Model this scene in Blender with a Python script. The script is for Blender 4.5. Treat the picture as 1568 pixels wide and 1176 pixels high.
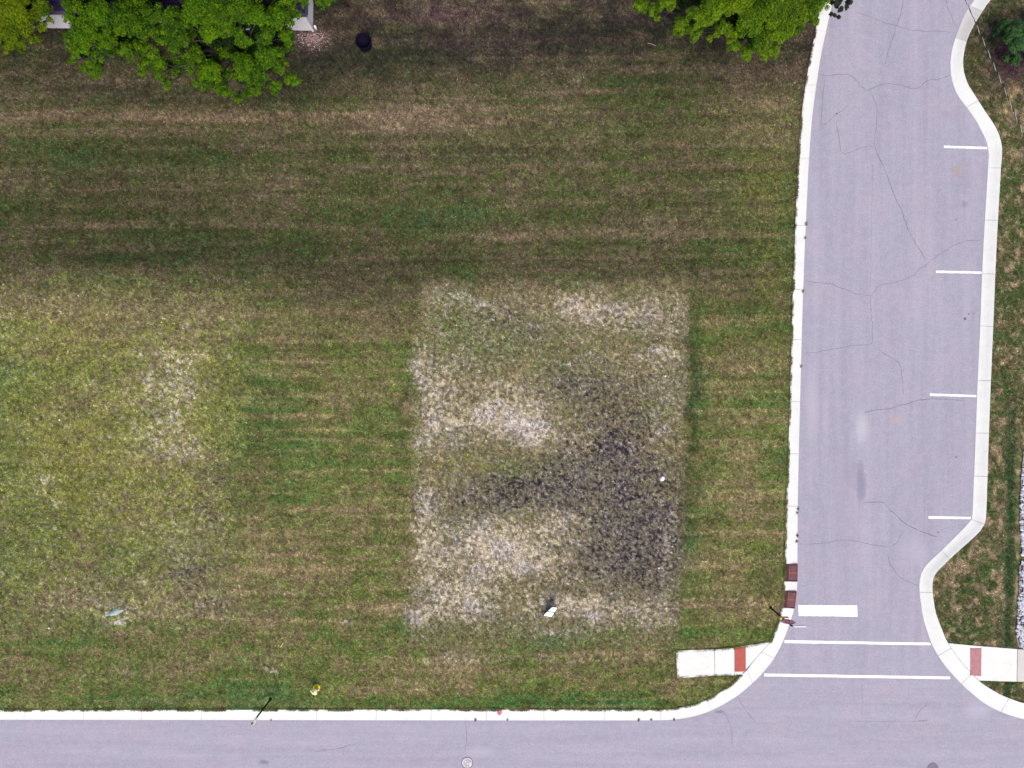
import bpy, bmesh, math, random
import numpy as np
from mathutils import Vector
random.seed(7); rng = np.random.default_rng(7)
scene = bpy.context.scene
for o in list(bpy.data.objects): bpy.data.objects.remove(o)
C = scene.collection
R = math.radians

# ------------------------------------------------------------------ camera, sky, sun
S = 0.036            # metres of ground per photo pixel
H = 37.6             # flying height of the camera
cam_d = bpy.data.cameras.new('camera'); cam = bpy.data.objects.new('camera', cam_d); C.objects.link(cam)
cam.location = (0, 0, H); cam.rotation_euler = (0, 0, 0)
cam_d.sensor_width = 36; cam_d.lens = 18 / (784 * S / H); cam_d.clip_start = 0.5; cam_d.clip_end = 2000
scene.camera = cam
world = bpy.data.worlds.new('World'); scene.world = world; world.use_nodes = True
SUN_EL, SUN_AZ = R(52), R(163)      # azimuth clockwise from +Y (north = top of the picture)
wn = world.node_tree; bg = wn.nodes['Background']
sky = wn.nodes.new('ShaderNodeTexSky'); sky.sky_type = 'NISHITA'; sky.sun_disc = False
sky.sun_elevation = SUN_EL; sky.sun_rotation = SUN_AZ; sky.dust_density = 4.0; sky.air_density = 1.0; sky.ozone_density = 1.0
wn.links.new(sky.outputs[0], bg.inputs[0]); bg.inputs[1].default_value = 0.12
sl = bpy.data.lights.new('sun', 'SUN'); sl.energy = 1.5; sl.angle = R(24); sl.color = (1.0, 0.93, 0.83)
so = bpy.data.objects.new('sun', sl); C.objects.link(so)
sd = Vector((math.sin(SUN_AZ) * math.cos(SUN_EL), math.cos(SUN_AZ) * math.cos(SUN_EL), math.sin(SUN_EL)))
so.rotation_euler = sd.to_track_quat('Z', 'Y').to_euler(); so.location = sd * 60
vs = scene.view_settings; vs.view_transform = 'Standard'; vs.look = 'None'; vs.gamma = 1; vs.exposure = 0.95
vs.use_curve_mapping = False
scene.render.film_transparent = False

# ------------------------------------------------------------------ helpers
def G(px, py, z=0.0):                       # survey grid (0.036 m) to metres, for a point z metres up
    k = S * (1 - z / H)
    return Vector(((px - 784) * k, (588 - py) * k, z))
def tag(o, label=None, cat=None, group=None, kind=None):
    if label: o['label'] = label
    if cat: o['category'] = cat
    if group: o['group'] = group
    if kind: o['kind'] = kind
    return o
def empty(name, loc=(0, 0, 0), rz=0):
    o = bpy.data.objects.new(name, None); C.objects.link(o); o.location = loc; o.rotation_euler = (0, 0, rz)
    o.empty_display_size = .2
    return o
def mesh_obj(name, me, mat, parent=None):
    o = bpy.data.objects.new(name, me); C.objects.link(o)
    if mat: me.materials.append(mat)
    if parent: o.parent = parent
    return o
def bm_obj(name, bm, mat, parent=None, smooth=False, bevel=0):
    me = bpy.data.meshes.new(name); bmesh.ops.recalc_face_normals(bm, faces=bm.faces)
    if bevel:
        bmesh.ops.bevel(bm, geom=list(bm.edges), offset=bevel, segments=2, affect='EDGES', clamp_overlap=True)
    bm.to_mesh(me); bm.free()
    if smooth: me.polygons.foreach_set('use_smooth', [True] * len(me.polygons))
    return mesh_obj(name, me, mat, parent)
def box(bm, c, s, rz=0, M=None):
    vs_ = []
    cr, sr = math.cos(rz), math.sin(rz)
    for dx in (-.5, .5):
        for dy in (-.5, .5):
            for dz in (-.5, .5):
                x, y, z = dx * s[0], dy * s[1], dz * s[2]
                p = Vector((x * cr - y * sr, x * sr + y * cr, z))
                p = (M @ p if M is not None else p) + Vector(c)
                vs_.append(bm.verts.new(p))
    for f in ((0, 1, 3, 2), (4, 6, 7, 5), (0, 4, 5, 1), (2, 3, 7, 6), (0, 2, 6, 4), (1, 5, 7, 3)):
        bm.faces.new([vs_[i] for i in f])
    return vs_
def lathe(bm, prof, c=(0, 0, 0), n=24, cap=True):
    rings = []
    for r, z in prof:
        rings.append([bm.verts.new((c[0] + r * math.cos(2 * math.pi * i / n), c[1] + r * math.sin(2 * math.pi * i / n), c[2] + z)) for i in range(n)])
    for a, b in zip(rings, rings[1:]):
        for i in range(n): bm.faces.new((a[i], a[(i + 1) % n], b[(i + 1) % n], b[i]))
    if cap:
        bm.faces.new(rings[0][::-1]); bm.faces.new(rings[-1])
def tube(bm, pts, rad, n=8):
    pts = [Vector(p) for p in pts]
    if not hasattr(rad, '__len__'): rad = [rad] * len(pts)
    prev = None; first = None
    for i, p in enumerate(pts):
        d = (pts[min(i + 1, len(pts) - 1)] - pts[max(i - 1, 0)]).normalized()
        a = d.cross(Vector((0.13, 0.31, 0.94))).normalized(); b = d.cross(a)
        ring = [bm.verts.new(p + rad[i] * (a * math.cos(2 * math.pi * k / n) + b * math.sin(2 * math.pi * k / n))) for k in range(n)]
        if prev:
            for k in range(n): bm.faces.new((prev[k], prev[(k + 1) % n], ring[(k + 1) % n], ring[k]))
        else: first = ring
        prev = ring
    bm.faces.new(first[::-1]); bm.faces.new(prev)
def prism(bm, pts, z0, z1):
    a = [bm.verts.new((p[0], p[1], z0)) for p in pts]; b = [bm.verts.new((p[0], p[1], z1)) for p in pts]
    n = len(pts)
    bm.faces.new(a[::-1]); bm.faces.new(b)
    for i in range(n): bm.faces.new((a[i], a[(i + 1) % n], b[(i + 1) % n], b[i]))

TAB = rng.random((256, 256))
def vn(x, y, seed=0):
    x = np.asarray(x, float) + seed * 13.37; y = np.asarray(y, float) + seed * 7.91
    xi = np.floor(x).astype(np.int64); yi = np.floor(y).astype(np.int64)
    fx = x - xi; fy = y - yi; fx = fx * fx * (3 - 2 * fx); fy = fy * fy * (3 - 2 * fy)
    a = TAB[xi & 255, yi & 255]; b = TAB[(xi + 1) & 255, yi & 255]; c = TAB[xi & 255, (yi + 1) & 255]; d = TAB[(xi + 1) & 255, (yi + 1) & 255]
    return (a * (1 - fx) + b * fx) * (1 - fy) + (c * (1 - fx) + d * fx) * fy
def fbm(x, y, seed=0, o=3):
    t = 0; amp = 1; tot = 0
    for i in range(o):
        t = t + amp * vn(x * 2 ** i, y * 2 ** i, seed + i * 3.1); tot += amp; amp *= .55
    return t / tot
def ss(a, b, x):
    t = np.clip((x - a) / (b - a), 0, 1); return t * t * (3 - 2 * t)
def mixc(c, col, f):
    f = np.clip(f, 0, 1)[:, None]; return c * (1 - f) + np.array(col)[None, :] * f

# ------------------------------------------------------------------ materials
class NT:
    def __init__(s, name):
        s.m = bpy.data.materials.new(name); s.m.use_nodes = True; s.t = s.m.node_tree
        s.b = s.t.nodes['Principled BSDF']; s.out = s.t.nodes['Material Output']
    def n(s, typ, **kw):
        nd = s.t.nodes.new(typ)
        for k, v in kw.items(): setattr(nd, k, v)
        return nd
    def l(s, a, b): s.t.links.new(a, b)
    def noise(s, vec, scale, detail=4, rough=.6):
        nd = s.n('ShaderNodeTexNoise'); nd.inputs['Scale'].default_value = scale; nd.inputs['Detail'].default_value = detail
        nd.inputs['Roughness'].default_value = rough; s.l(vec, nd.inputs['Vector']); return nd.outputs['Fac']
    def scalev(s, vec, v):
        nd = s.n('ShaderNodeVectorMath', operation='MULTIPLY'); s.l(vec, nd.inputs[0]); nd.inputs[1].default_value = v; return nd.outputs[0]
    def mr(s, val, a, b, c=0., d=1., smooth=False):
        nd = s.n('ShaderNodeMapRange'); nd.inputs[1].default_value = a; nd.inputs[2].default_value = b
        nd.inputs[3].default_value = c; nd.inputs[4].default_value = d
        if smooth: nd.interpolation_type = 'SMOOTHSTEP'
        s.l(val, nd.inputs[0]); return nd.outputs[0]
    def mix(s, fac, a, b, mode='MIX'):
        nd = s.n('ShaderNodeMix', data_type='RGBA', blend_type=mode)
        for sock, v in ((nd.inputs[0], fac), (nd.inputs[6], a), (nd.inputs[7], b)):
            if isinstance(v, (int, float)): sock.default_value = v
            elif isinstance(v, tuple): sock.default_value = v + (1,) if len(v) == 3 else v
            else: s.l(v, sock)
        return nd.outputs[2]
    def math(s, op, a, b):
        nd = s.n('ShaderNodeMath', operation=op)
        for sock, v in ((nd.inputs[0], a), (nd.inputs[1], b)):
            if isinstance(v, (int, float)): sock.default_value = v
            else: s.l(v, sock)
        return nd.outputs[0]
    def bump(s, h, strength, dist):
        nd = s.n('ShaderNodeBump'); nd.inputs['Strength'].default_value = strength; nd.inputs['Distance'].default_value = dist
        s.l(h, nd.inputs['Height']); s.l(nd.outputs[0], s.b.inputs['Normal'])
    def pos(s): return s.n('ShaderNodeNewGeometry').outputs['Position']
def simple(name, col, rough=.6, metal=0, var=.12, scale=8, bump=0):
    t = NT(name); p = t.n('ShaderNodeTexCoord').outputs['Object']
    f = t.noise(p, scale, 5)
    a = tuple(c * (1 - var) for c in col); b = tuple(min(1, c * (1 + var)) for c in col)
    t.l(t.mix(t.mr(f, .3, .7), a, b), t.b.inputs['Base Color'])
    t.b.inputs['Roughness'].default_value = rough; t.b.inputs['Metallic'].default_value = metal
    if bump: t.bump(f, bump, .01)
    return t.m

def concrete_mat(name, base=(0.56, 0.56, 0.545), dirt=.10):
    t = NT(name); p = t.pos()
    f1 = t.noise(p, 1.3, 5); f2 = t.noise(p, 30, 3); f3 = t.noise(p, 5.5, 6, .7)
    c = t.mix(t.mr(f1, .35, .7), tuple(x * (1 - dirt) for x in base), base)
    c = t.mix(t.mr(f2, .35, .65, .0, .22), c, tuple(x * .8 for x in base))
    c = t.mix(t.mr(f3, .56, .76, 0, .55), c, (0.38, 0.365, 0.32))
    oi = t.n('ShaderNodeObjectInfo').outputs['Random']
    c = t.mix(t.mr(oi, 0, 1, 0, .10), c, (0.40, 0.40, 0.395))
    t.l(c, t.b.inputs['Base Color']); t.b.inputs['Roughness'].default_value = .85; t.bump(f2, .25, .01); return t.m
M_kerb = concrete_mat('kerb_concrete')
M_walk = concrete_mat('sidewalk_concrete', (0.60, 0.595, 0.57), .12)
M_dullwalk = concrete_mat('stained_concrete', (0.45, 0.43, 0.41), .15)
M_joint = simple('joint_dirt', (0.10, 0.095, 0.08), .95)

def road_mat():
    t = NT('asphalt'); p = t.pos(); sep = t.n('ShaderNodeSeparateXYZ'); t.l(p, sep.inputs[0])
    ew = t.mr(sep.outputs['Y'], -17.2, -15.2, 1., 0., True)
    fN = t.noise(t.scalev(p, (1.0, .05, 1)), 1.6, 5, .65); fE = t.noise(t.scalev(p, (.05, 1.0, 1)), 1.6, 5, .65)
    st = t.mix(ew, fN, fE)
    fine = t.noise(p, 11, 5, .8); mid = t.noise(p, .55, 4, .55); mid2 = t.noise(p, 3.0, 5, .6)
    A = (0.232, 0.215, 0.274); B = (0.312, 0.288, 0.350)
    c = t.mix(t.mr(st, .36, .64), A, B)
    c = t.mix(t.mr(mid, .38, .66, 0, .55), c, (0.248, 0.250, 0.298))
    c = t.mix(t.mr(mid, .55, .30, 0, .40), c, (0.292, 0.256, 0.304))
    c = t.mix(t.mr(mid2, .45, .70, 0, .45), c, (0.335, 0.318, 0.375))
    big = t.noise(p, 1.2, 6, .7); c = t.mix(t.mr(big, .5, .68, 0, .5), c, (0.225, 0.215, 0.265))
    c = t.mix(t.mr(fine, .28, .60, .70, 0), c, (0.165, 0.155, 0.200))
    c = t.mix(t.mr(fine, .60, .74, 0, .6), c, (0.43, 0.41, 0.46))
    def blob(c, u, v, ru, rv, col, amt, soft=.2):
        w = G(u, v); sub = t.n('ShaderNodeVectorMath', operation='SUBTRACT'); t.l(p, sub.inputs[0]); sub.inputs[1].default_value = (w.x, w.y, 0)
        sc = t.scalev(sub.outputs[0], (1 / (ru * S), 1 / (rv * S), 0)); ln = t.n('ShaderNodeVectorMath', operation='LENGTH'); t.l(sc, ln.inputs[0])
        d = t.math('ADD', ln.outputs['Value'], t.mr(mid2, .2, .8, -.35, .35))
        return t.mix(t.mr(d, 1.25, soft, 0, amt, True), c, col)
    c = blob(c, 1320, 655, 12, 30, (0.41, 0.40, 0.45), .45)
    c = blob(c, 1318, 742, 9, 34, (0.145, 0.14, 0.20), .75)
    c = blob(c, 1306, 725, 16, 26, (0.17, 0.165, 0.22), .35)
    c = blob(c, 1372, 643, 11, 7, (0.36, 0.25, 0.19), .5)
    c = blob(c, 1467, 262, 10, 13, (0.29, 0.23, 0.17), .6)
    c = blob(c, 1477, 312, 6, 6, (0.16, 0.155, 0.19), .6)
    c = blob(c, 1477, 272, 18, 30, (0.20, 0.18, 0.23), .35)
    c = blob(c, 1448, 175, 14, 8, (0.22, 0.18, 0.24), .4)
    c = blob(c, 1497, 1088, 22, 16, (0.33, 0.315, 0.38), .5)
    c = blob(c, 1400, 845, 26, 26, (0.32, 0.30, 0.36), .4)
    c = blob(c, 735, 1152, 24, 10, (0.33, 0.315, 0.37), .4)
    c = blob(c, 404, 1167, 9, 4, (0.12, 0.115, 0.15), .75)
    c = blob(c, 1102, 1090, 8, 3, (0.10, 0.095, 0.13), .7)
    c = blob(c, 1243, 620, 12, 60, (0.34, 0.31, 0.36), .4)
    c = blob(c, 1288, 560, 9, 26, (0.21, 0.20, 0.27), .4)
    c = blob(c, 1290, 770, 30, 90, (0.25, 0.225, 0.29), .35)
    t.l(c, t.b.inputs['Base Color']); t.b.inputs['Roughness'].default_value = .9; t.bump(fine, .5, .01); return t.m
M_road = road_mat()
def paint_mat():
    t = NT('road_paint'); p = t.pos(); f = t.noise(p, 22, 5, .7); g = t.noise(p, 2.5, 3)
    c = t.mix(t.mr(f, .52, .68, 0, .65), (0.72, 0.72, 0.72), (0.38, 0.37, 0.41)); c = t.mix(t.mr(g, .4, .7, 0, .15), c, (.5, .5, .5))
    t.l(c, t.b.inputs['Base Color']); t.b.inputs['Roughness'].default_value = .7; return t.m
M_paint = paint_mat()
M_crack = simple('crack_dark', (0.10, 0.093, 0.115), .95)
M_seam = simple('seam_dark', (0.17, 0.16, 0.20), .95)

def attr_mat(name, transl=0., rough=.85, spec=.2, bump=0):
    t = NT(name); a = t.n('ShaderNodeAttribute', attribute_name='col')
    t.l(a.outputs['Color'], t.b.inputs['Base Color']); t.b.inputs['Roughness'].default_value = rough
    t.b.inputs['Specular IOR Level'].default_value = spec
    if bump:
        t.bump(t.noise(t.pos(), 14, 4), bump, .03)
    if transl:
        tr = t.n('ShaderNodeBsdfTranslucent'); t.l(a.outputs['Color'], tr.inputs[0]); mx = t.n('ShaderNodeMixShader'); mx.inputs[0].default_value = transl
        t.l(t.b.outputs[0], mx.inputs[1]); t.l(tr.outputs[0], mx.inputs[2]); t.l(mx.outputs[0], t.out.inputs[0])
    return t.m
M_soil = attr_mat('turf_ground', 0, .95, .1, .5)
M_blade = attr_mat('grass_blades', .15, .8, .05)
M_leaf = attr_mat('leaves', .12, .7, .04)
M_bark = simple('bark', (0.022, 0.018, 0.018), .95, 0, .35, 12, .5)
def ground_mat():
    t = NT('far_grass'); p = t.pos(); a = t.noise(p, .25, 5); b = t.noise(p, 9, 5, .7)
    c = t.mix(t.mr(a, .35, .65), (0.060, 0.066, 0.024), (0.105, 0.09, 0.048)); c = t.mix(t.mr(b, .3, .7, 0, .5), c, (.03, .04, .015))
    t.l(c, t.b.inputs['Base Color']); t.b.inputs['Roughness'].default_value = .95; t.bump(b, .6, .05); return t.m
M_ground = ground_mat()

# ------------------------------------------------------------------ kerb lines (survey points: grass edge, road edge)
K1o = [(1400,-700),(1352,-400),(1292,-150),(1266,-40),(1254,20),(1242,82),(1233,133),(1227,179),(1224,217),(1221.5,255),(1219.8,298),(1217,375),(1213,480),(1210.6,580),(1207.7,680),
       (1203.8,780),(1201.8,863.6),(1201,890),(1200,904.6),(1197.6,931),(1189.5,960),(1180,983),(1165,1000),(1143.7,1024.5),(1128.4,1042),(1104,1059.7),(1090,1069),(1070,1077.3),(1051.8,1082),(1029,1086.5),(1010.5,1087.3),
       (960,1087),(700,1086.5),(400,1087),(0,1087.5),(-300,1088),(-900,1089)]
K1i = [(1420,-700),(1372,-400),(1311,-150),(1284,-40),(1271,20),(1257,84),(1249.5,133),(1243.5,179),(1240.5,217),(1238,255),(1236,298),(1232.4,375),(1228.5,480),(1226,580),(1223.4,680),
       (1221.4,780),(1221,863.6),(1221,890),(1220.2,905),(1217,931),(1207.5,960),(1199,983),(1184.6,1010),(1170.5,1027.5),(1159,1040),(1143.7,1053.6),(1133,1062.8),(1119,1072),(1097.8,1084),(1079.4,1092),(1058,1098),(1036.5,1101.5),
       (1016.6,1102.8),(960,1103.2),(700,1103),(400,1102.6),(0,1102),(-300,1102),(-900,1102)]
J1 = [((1354,-330),(1336,-332)),((1318,-180),(1300,-184)),((1300,-100),(1281,-104)),((1282,-30),(1264,-34)),((1265,48),(1248,46)),((1250,130),(1233.5,130)),((1238.8,243),(1222.2,243)),((1234,345),(1218,345)),((1230,443),(1214.4,443)),((1227.5,520),(1212,520)),
      ((1225,615),(1209.5,615)),((1223,695),(1207,695)),((1221.5,775),(1204,775)),((1221,863.6),(1201.8,863.6)),((1221,890.3),(1201,890.3)),((1220.2,904.8),(1200,904.6)),((1217,931),(1197.6,931)),
      ((1186,1008),(1166,999)),((1152,1046),(1143.5,1025)),((1090,1087.5),(1082,1072.5)),((1012,1102.8),(1012,1087.3)),((925,1103),(925,1087)),((833,1103),(833,1087)),((745,1103),(745,1087)),((660,1103),(660,1086.6)),((576,1103),(576,1087)),((485,1103),(485,1087)),
      ((395,1102.6),(395,1087)),((308,1102.6),(308,1087)),((217,1102.4),(217,1087.3)),((128,1102.2),(128,1087.4)),((37,1102),(37,1087.5)),((-60,1102),(-60,1087.6)),((-150,1102),(-150,1087.8)),((-400,1102),(-400,1088))]
SK1 = [13, 15]      # pieces between joints 13-14 and 15-16 are replaced by inlet grates
K2i = [(1760,-500),(1640,-200),(1560,-80),(1491.8,0),(1477.5,20),(1466.3,49),(1458,73.5),(1454.7,98),(1456.5,118),(1464,143),(1479.6,163),(1493,181.6),(1503,200),(1511,216),(1514.3,235),(1513,257),(1508,337),(1503.7,419),(1501,499),(1497,583),(1493.5,680),(1491.5,729),(1489.3,785),(1488.8,796),
       (1442,843),(1419.5,863),(1410.6,876.6),(1407.6,893),(1408,907),(1413,945),(1425.7,984.4),(1436,1003.6),(1448.6,1021.4),(1474,1049.5),(1507,1077.5),(1535,1091.6),(1568,1101.8),(1620,1110),(1700,1112),(2300,1112)]
K2o = [(1782,-492),(1662,-190),(1582,-70),(1515.3,0),(1495,32.7),(1486.7,47),(1478.6,67),(1474.5,92),(1475.5,110),(1482.7,130.6),(1495,149),(1509,171.4),(1519.4,185.7),(1529.6,204),(1534.3,222.4),(1534.7,234.7),(1532.7,257),(1528,337),(1524,419),(1521,499),(1517.3,583),(1514.3,662.4),(1512.2,729),(1510.2,790),(1508,803),
       (1498.4,816.7),(1454,856),(1431.7,878.6),(1428.3,889),(1427.6,906.5),(1433,940),(1438,953),(1450,983),(1469,1011),(1499.6,1044.4),(1532.8,1064.8),(1568,1077.5),(1620,1088),(1700,1090),(2300,1090)]
J2 = [((1655,-232),(1676,-224)),((1562,-82),(1584,-72)),((1518,-30),(1540,-22)),((1485,8),(1505,18)),((1463,58),(1480,63)),((1480,164),(1498,154)),((1513,257),(1532.7,257)),((1508,337),(1528,337)),((1503.7,419),(1524,419.5)),((1501,499),(1521,500)),((1497,583),(1517.3,583)),((1494,663),(1514.3,663.4)),
      ((1491.5,729),(1512.2,729.6)),((1488.8,796),(1508,803)),((1442,843),(1454,856)),((1408,907),(1427.8,907)),((1436.5,1004),(1456,993)),((1472,1047.5),(1487,1032)),((1533,1090.5),(1545,1070)),((1640,1111),(1640,1089)),((1740,1112),(1740,1090)),((1900,1112),(1900,1090))]
def smooth(P, it=1):
    P = [np.array(p, float) for p in P]
    for _ in range(it):
        Q = [P[0]]
        for a, b in zip(P, P[1:]):
            if np.linalg.norm(b - a) > 6: Q += [a * .8 + b * .2, a * .2 + b * .8]
            else: Q += [(a + b) / 2]
        Q.append(P[-1]); P = Q
    return np.array(P)
class PL:
    def __init__(s, P): s.P = smooth(P, 1); d = np.linalg.norm(np.diff(s.P, axis=0), axis=1); s.L = np.concatenate([[0], np.cumsum(d)])
    def at(s, t): return np.array([np.interp(t, s.L, s.P[:, 0]), np.interp(t, s.L, s.P[:, 1])]).T
    def proj(s, q):
        q = np.atleast_2d(np.array(q, float)); best = np.full(len(q), 1e9); bt = np.zeros(len(q))
        for i in range(len(s.P) - 1):
            a, b = s.P[i], s.P[i + 1]; d = b - a; l2 = d @ d
            if l2 == 0: continue
            t = np.clip(((q - a) @ d) / l2, 0, 1); r = np.linalg.norm(q - (a + t[:, None] * d), axis=1); k = r < best
            best[k] = r[k]; bt[k] = s.L[i] + t[k] * (s.L[i + 1] - s.L[i])
        return bt, best
k1o, k1i, k2o, k2i = PL(K1o), PL(K1i), PL(K2o), PL(K2i)

PROF = [(0, -.10), (0, .012), (.25, .022), (.5, .052), (.72, .092), (.88, .120), (1.0, .132), (1.0, -.10)]   # road edge -> grass edge
def build_kerb(ci, co, J, skip, root, special=None):
    ti = np.concatenate([[0], ci.proj([j[0] for j in J])[0], [ci.L[-1]]]); to = np.concatenate([[0], co.proj([j[1] for j in J])[0], [co.L[-1]]])
    for k in range(len(ti) - 1):
        if skip and (k - 1) in skip: continue
        a, b = ti[k] + .28, ti[k + 1] - .28; c, d = to[k] + .28, to[k + 1] - .28
        n = max(2, int((b - a) / 9) + 1)
        I = ci.at(np.linspace(a, b, n)); O = co.at(np.linspace(c, d, n))
        bm = bmesh.new(); rows = []
        for p, q in zip(I, O):
            row = []
            for f, z in PROF:
                x = p * (1 - f) + q * f; row.append(bm.verts.new(G(x[0], x[1], max(z, 0)) * 1.0 if z >= 0 else Vector((*G(x[0], x[1], .012 if f == 0 else .132).xy, z))))
            rows.append(row)
        for r1, r2 in zip(rows, rows[1:]):
            for m in range(len(PROF) - 1): bm.faces.new((r1[m], r1[m + 1], r2[m + 1], r2[m]))
        bm.faces.new(rows[0][::-1]); bm.faces.new(rows[-1])
        bm_obj('kerb_slab', bm, special if (special and k == 4) else M_kerb, root)
kerb_w = tag(empty('kerb'), kind='structure'); build_kerb(k1i, k1o, J1, SK1, kerb_w)
kerb_e = tag(empty('kerb'), kind='structure'); build_kerb(k2i, k2o, J2, [], kerb_e, M_dullwalk)

# ------------------------------------------------------------------ ground and road
bm = bmesh.new()
for a, b in (((-150, -150), (150, 150)),):
    bm.faces.new([bm.verts.new(p) for p in ((a[0], a[1], -.06), (b[0], a[1], -.06), (b[0], b[1], -.06), (a[0], b[1], -.06))])
tag(bm_obj('ground', bm, M_ground), kind='structure')
bm = bmesh.new()
def quad(bm, pts, z):
    bm.faces.new([bm.verts.new(G(p[0], p[1], z)) for p in pts])
q1 = [(1208, 1095), (1208, 1390), (-2800, 1390), (-2800, 1095)]
quad(bm, [(-2800, 1390), (3600, 1390), (3600, 1096), (-2800, 1096)], 0)
quad(bm, [(1060, 1096), (1550, 1096), (1550, -200), (1270, -200), (1214, 400), (1205, 860), (1185, 975)], 0)
quad(bm, [(1270, -200), (1700, -200), (2700, -2400), (2000, -2400)], 0)
road = tag(bm_obj('road', bm, M_road), kind='structure')

def ribbon(pts, w, z, mat, name, parent, jit=.9, step=5, sm=True):
    P = PL(pts) if sm else None
    L = P.L[-1]; n = max(2, int(L / step)); X = P.at(np.linspace(0, L, n))
    if jit: X[1:-1] += rng.normal(0, jit, (n - 2, 2)) * .45
    bm = bmesh.new(); prev = None
    for i in range(n):
        d = X[min(i + 1, n - 1)] - X[max(i - 1, 0)]; d /= np.linalg.norm(d); nrm = np.array([-d[1], d[0]])
        ww = w * (.55 + .9 * rng.random()) if jit else w
        if jit and i in (0, n - 1): ww *= .3
        a = G(*(X[i] + nrm * ww / S / 2), z); b = G(*(X[i] - nrm * ww / S / 2), z)
        cur = (bm.verts.new(a), bm.verts.new(b))
        if prev: bm.faces.new((prev[0], prev[1], cur[1], cur[0]))
        prev = cur
    return bm_obj(name, bm, mat, parent)
cracks = [
 [(1253,113),(1267,117),(1285,113),(1300,114),(1310,122),(1318,132),(1330,141),(1340,132),(1355,128),(1375,129),(1390,133),(1398,137),(1410,133),(1420,123),(1435,121),(1448,118),(1454,115)],
 [(1312,18),(1335,27),(1352,34),(1375,40),(1400,47),(1420,48),(1440,47),(1462,50)],
 [(1386,-10),(1378,25),(1373,40),(1366,60),(1360,80),(1354,102)],
 [(1334,143),(1340,155),(1343,165),(1342,190),(1340,210),(1339,222)],
 [(1339,222),(1343,235),(1352,253),(1364,283),(1372,305),(1382,325),(1387,343),(1397,365),(1413,390),(1418,400)],
 [(1339,224),(1325,224),(1318,225),(1308,231),(1295,235),(1289,236),(1286,222),(1282,195),(1280,185)],
 [(1258,193),(1270,185),(1282,174),(1300,162)],
 [(1233,431),(1250,432),(1268,434),(1285,440),(1300,445),(1313,451),(1333,453),(1345,438),(1352,436),(1375,431),(1395,424),(1420,403),(1440,388),(1460,376),(1480,368),(1502,368)],
 [(1333,453),(1333,470),(1336,500),(1336,528),(1320,528),(1300,530),(1280,534),(1270,535),(1250,540),(1230,541)],
 [(1336,528),(1350,538),(1365,548),(1378,555),(1381,575),(1383,595),(1384,610)],
 [(1322,633),(1330,629),(1350,627),(1365,626),(1375,621),(1383,619),(1388,620),(1400,614),(1420,611),(1440,611),(1480,613)],
 [(1322,769),(1340,769),(1352,768),(1362,780),(1372,788),(1383,800),(1395,807),(1408,812),(1420,818),(1435,822)],
 [(1222,834),(1265,832),(1280,827),(1300,827),(1320,831),(1345,836),(1360,837),(1373,833),(1378,820),(1384,812)],
 [(1359,850),(1362,862),(1370,875),(1380,886),(1395,893),(1407,897)],
 [(1396,1108),(1405,1095),(1412,1085),(1422,1075)],[(1404,1104),(1425,1102)],
 [(1105,1087),(1112,1095),(1118,1110),(1122,1125),(1120,1140)],[(1130,1068),(1140,1085),(1150,1098),(1160,1110)],
 [(713,1103),(714,1125),(713,1156)],[(480,1151),(515,1147),(545,1139)],[(825,1146),(836,1137)],[(1446,-5),(1455,20),(1466,46)],
 [(1262,118),(1259,160),(1257,193)]]
heavy = {4: 1.4, 10: 1.2, 11: 1.5, 0: 1.15}
for i, c in enumerate(cracks):
    o = ribbon(c, .017 * heavy.get(i, 1), .004, M_crack, 'crack', road)
for c in ([(1300,1104),(1360,1105),(1425,1104)], [(1320,1045),(1320,1104)], [(1416,755),(1415,800),(1415,835)], [(1336,250),(1334,340),(1333,440)], [(880,1150),(884,1180)], [(1430,820),(1441,812),(1456,806)]):
    ribbon(c, .014, .0035, M_seam, 'crack', road, .4)
# dark spots of tar
bm = bmesh.new()
for u, v, r in ((1477.5, 488, 2.6), (1483, 481, 1.5), (1491, 480, .9), (1464, 336, 1.2), (1464, 700, 1.6), (1281, 174, 1.4), (1437, 815, 1.2), (1454, 676, .8)):
    w = G(u, v, .005); n = 9
    bm.faces.new([bm.verts.new((w.x + r * S * random.uniform(.7, 1.2) * math.cos(2 * math.pi * k / n), w.y + r * S * random.uniform(.7, 1.2) * math.sin(2 * math.pi * k / n), .005)) for k in range(n)])
bm_obj('tar_spots', bm, M_crack, road)

# painted markings
def marking(name, pts):
    bm = bmesh.new(); n = 24
    tl, tr, br, bl = [np.array(p, float) for p in pts]; prev = None
    for i in range(n + 1):
        f = i / n; a = tl * (1 - f) + tr * f; b = bl * (1 - f) + br * f
        a = a + rng.normal(0, .12, 2); b = b + rng.normal(0, .12, 2)
        cur = (bm.verts.new(G(a[0], a[1], .004)), bm.verts.new(G(b[0], b[1], .004)))
        if prev: bm.faces.new((prev[0], cur[0], cur[1], prev[1]))
        prev = cur
    o = bm_obj(name, bm, M_paint, road); return o
marking('stop_line', [(1222.5,926.5),(1312.5,927.2),(1313,944.3),(1223,943.2)])
marking('crosswalk_line', [(1201.5,980.2),(1424.5,984.2),(1425,988),(1201,984.6)])
marking('crosswalk_line', [(1170.5,1031.4),(1455,1036),(1455,1040),(1170,1035.6)])
for q in ([(1445.5,222.8),(1511.5,225),(1511.5,228.4),(1445.5,226.4)], [(1433,414.3),(1503,415.8),(1503,419),(1433,417.8)],
          [(1424,602.4),(1495,604.8),(1495,608),(1424,606)], [(1421.8,790.4),(1486,791.4),(1486,795),(1421.8,794.2)]):
    marking('parking_line', q)

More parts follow.
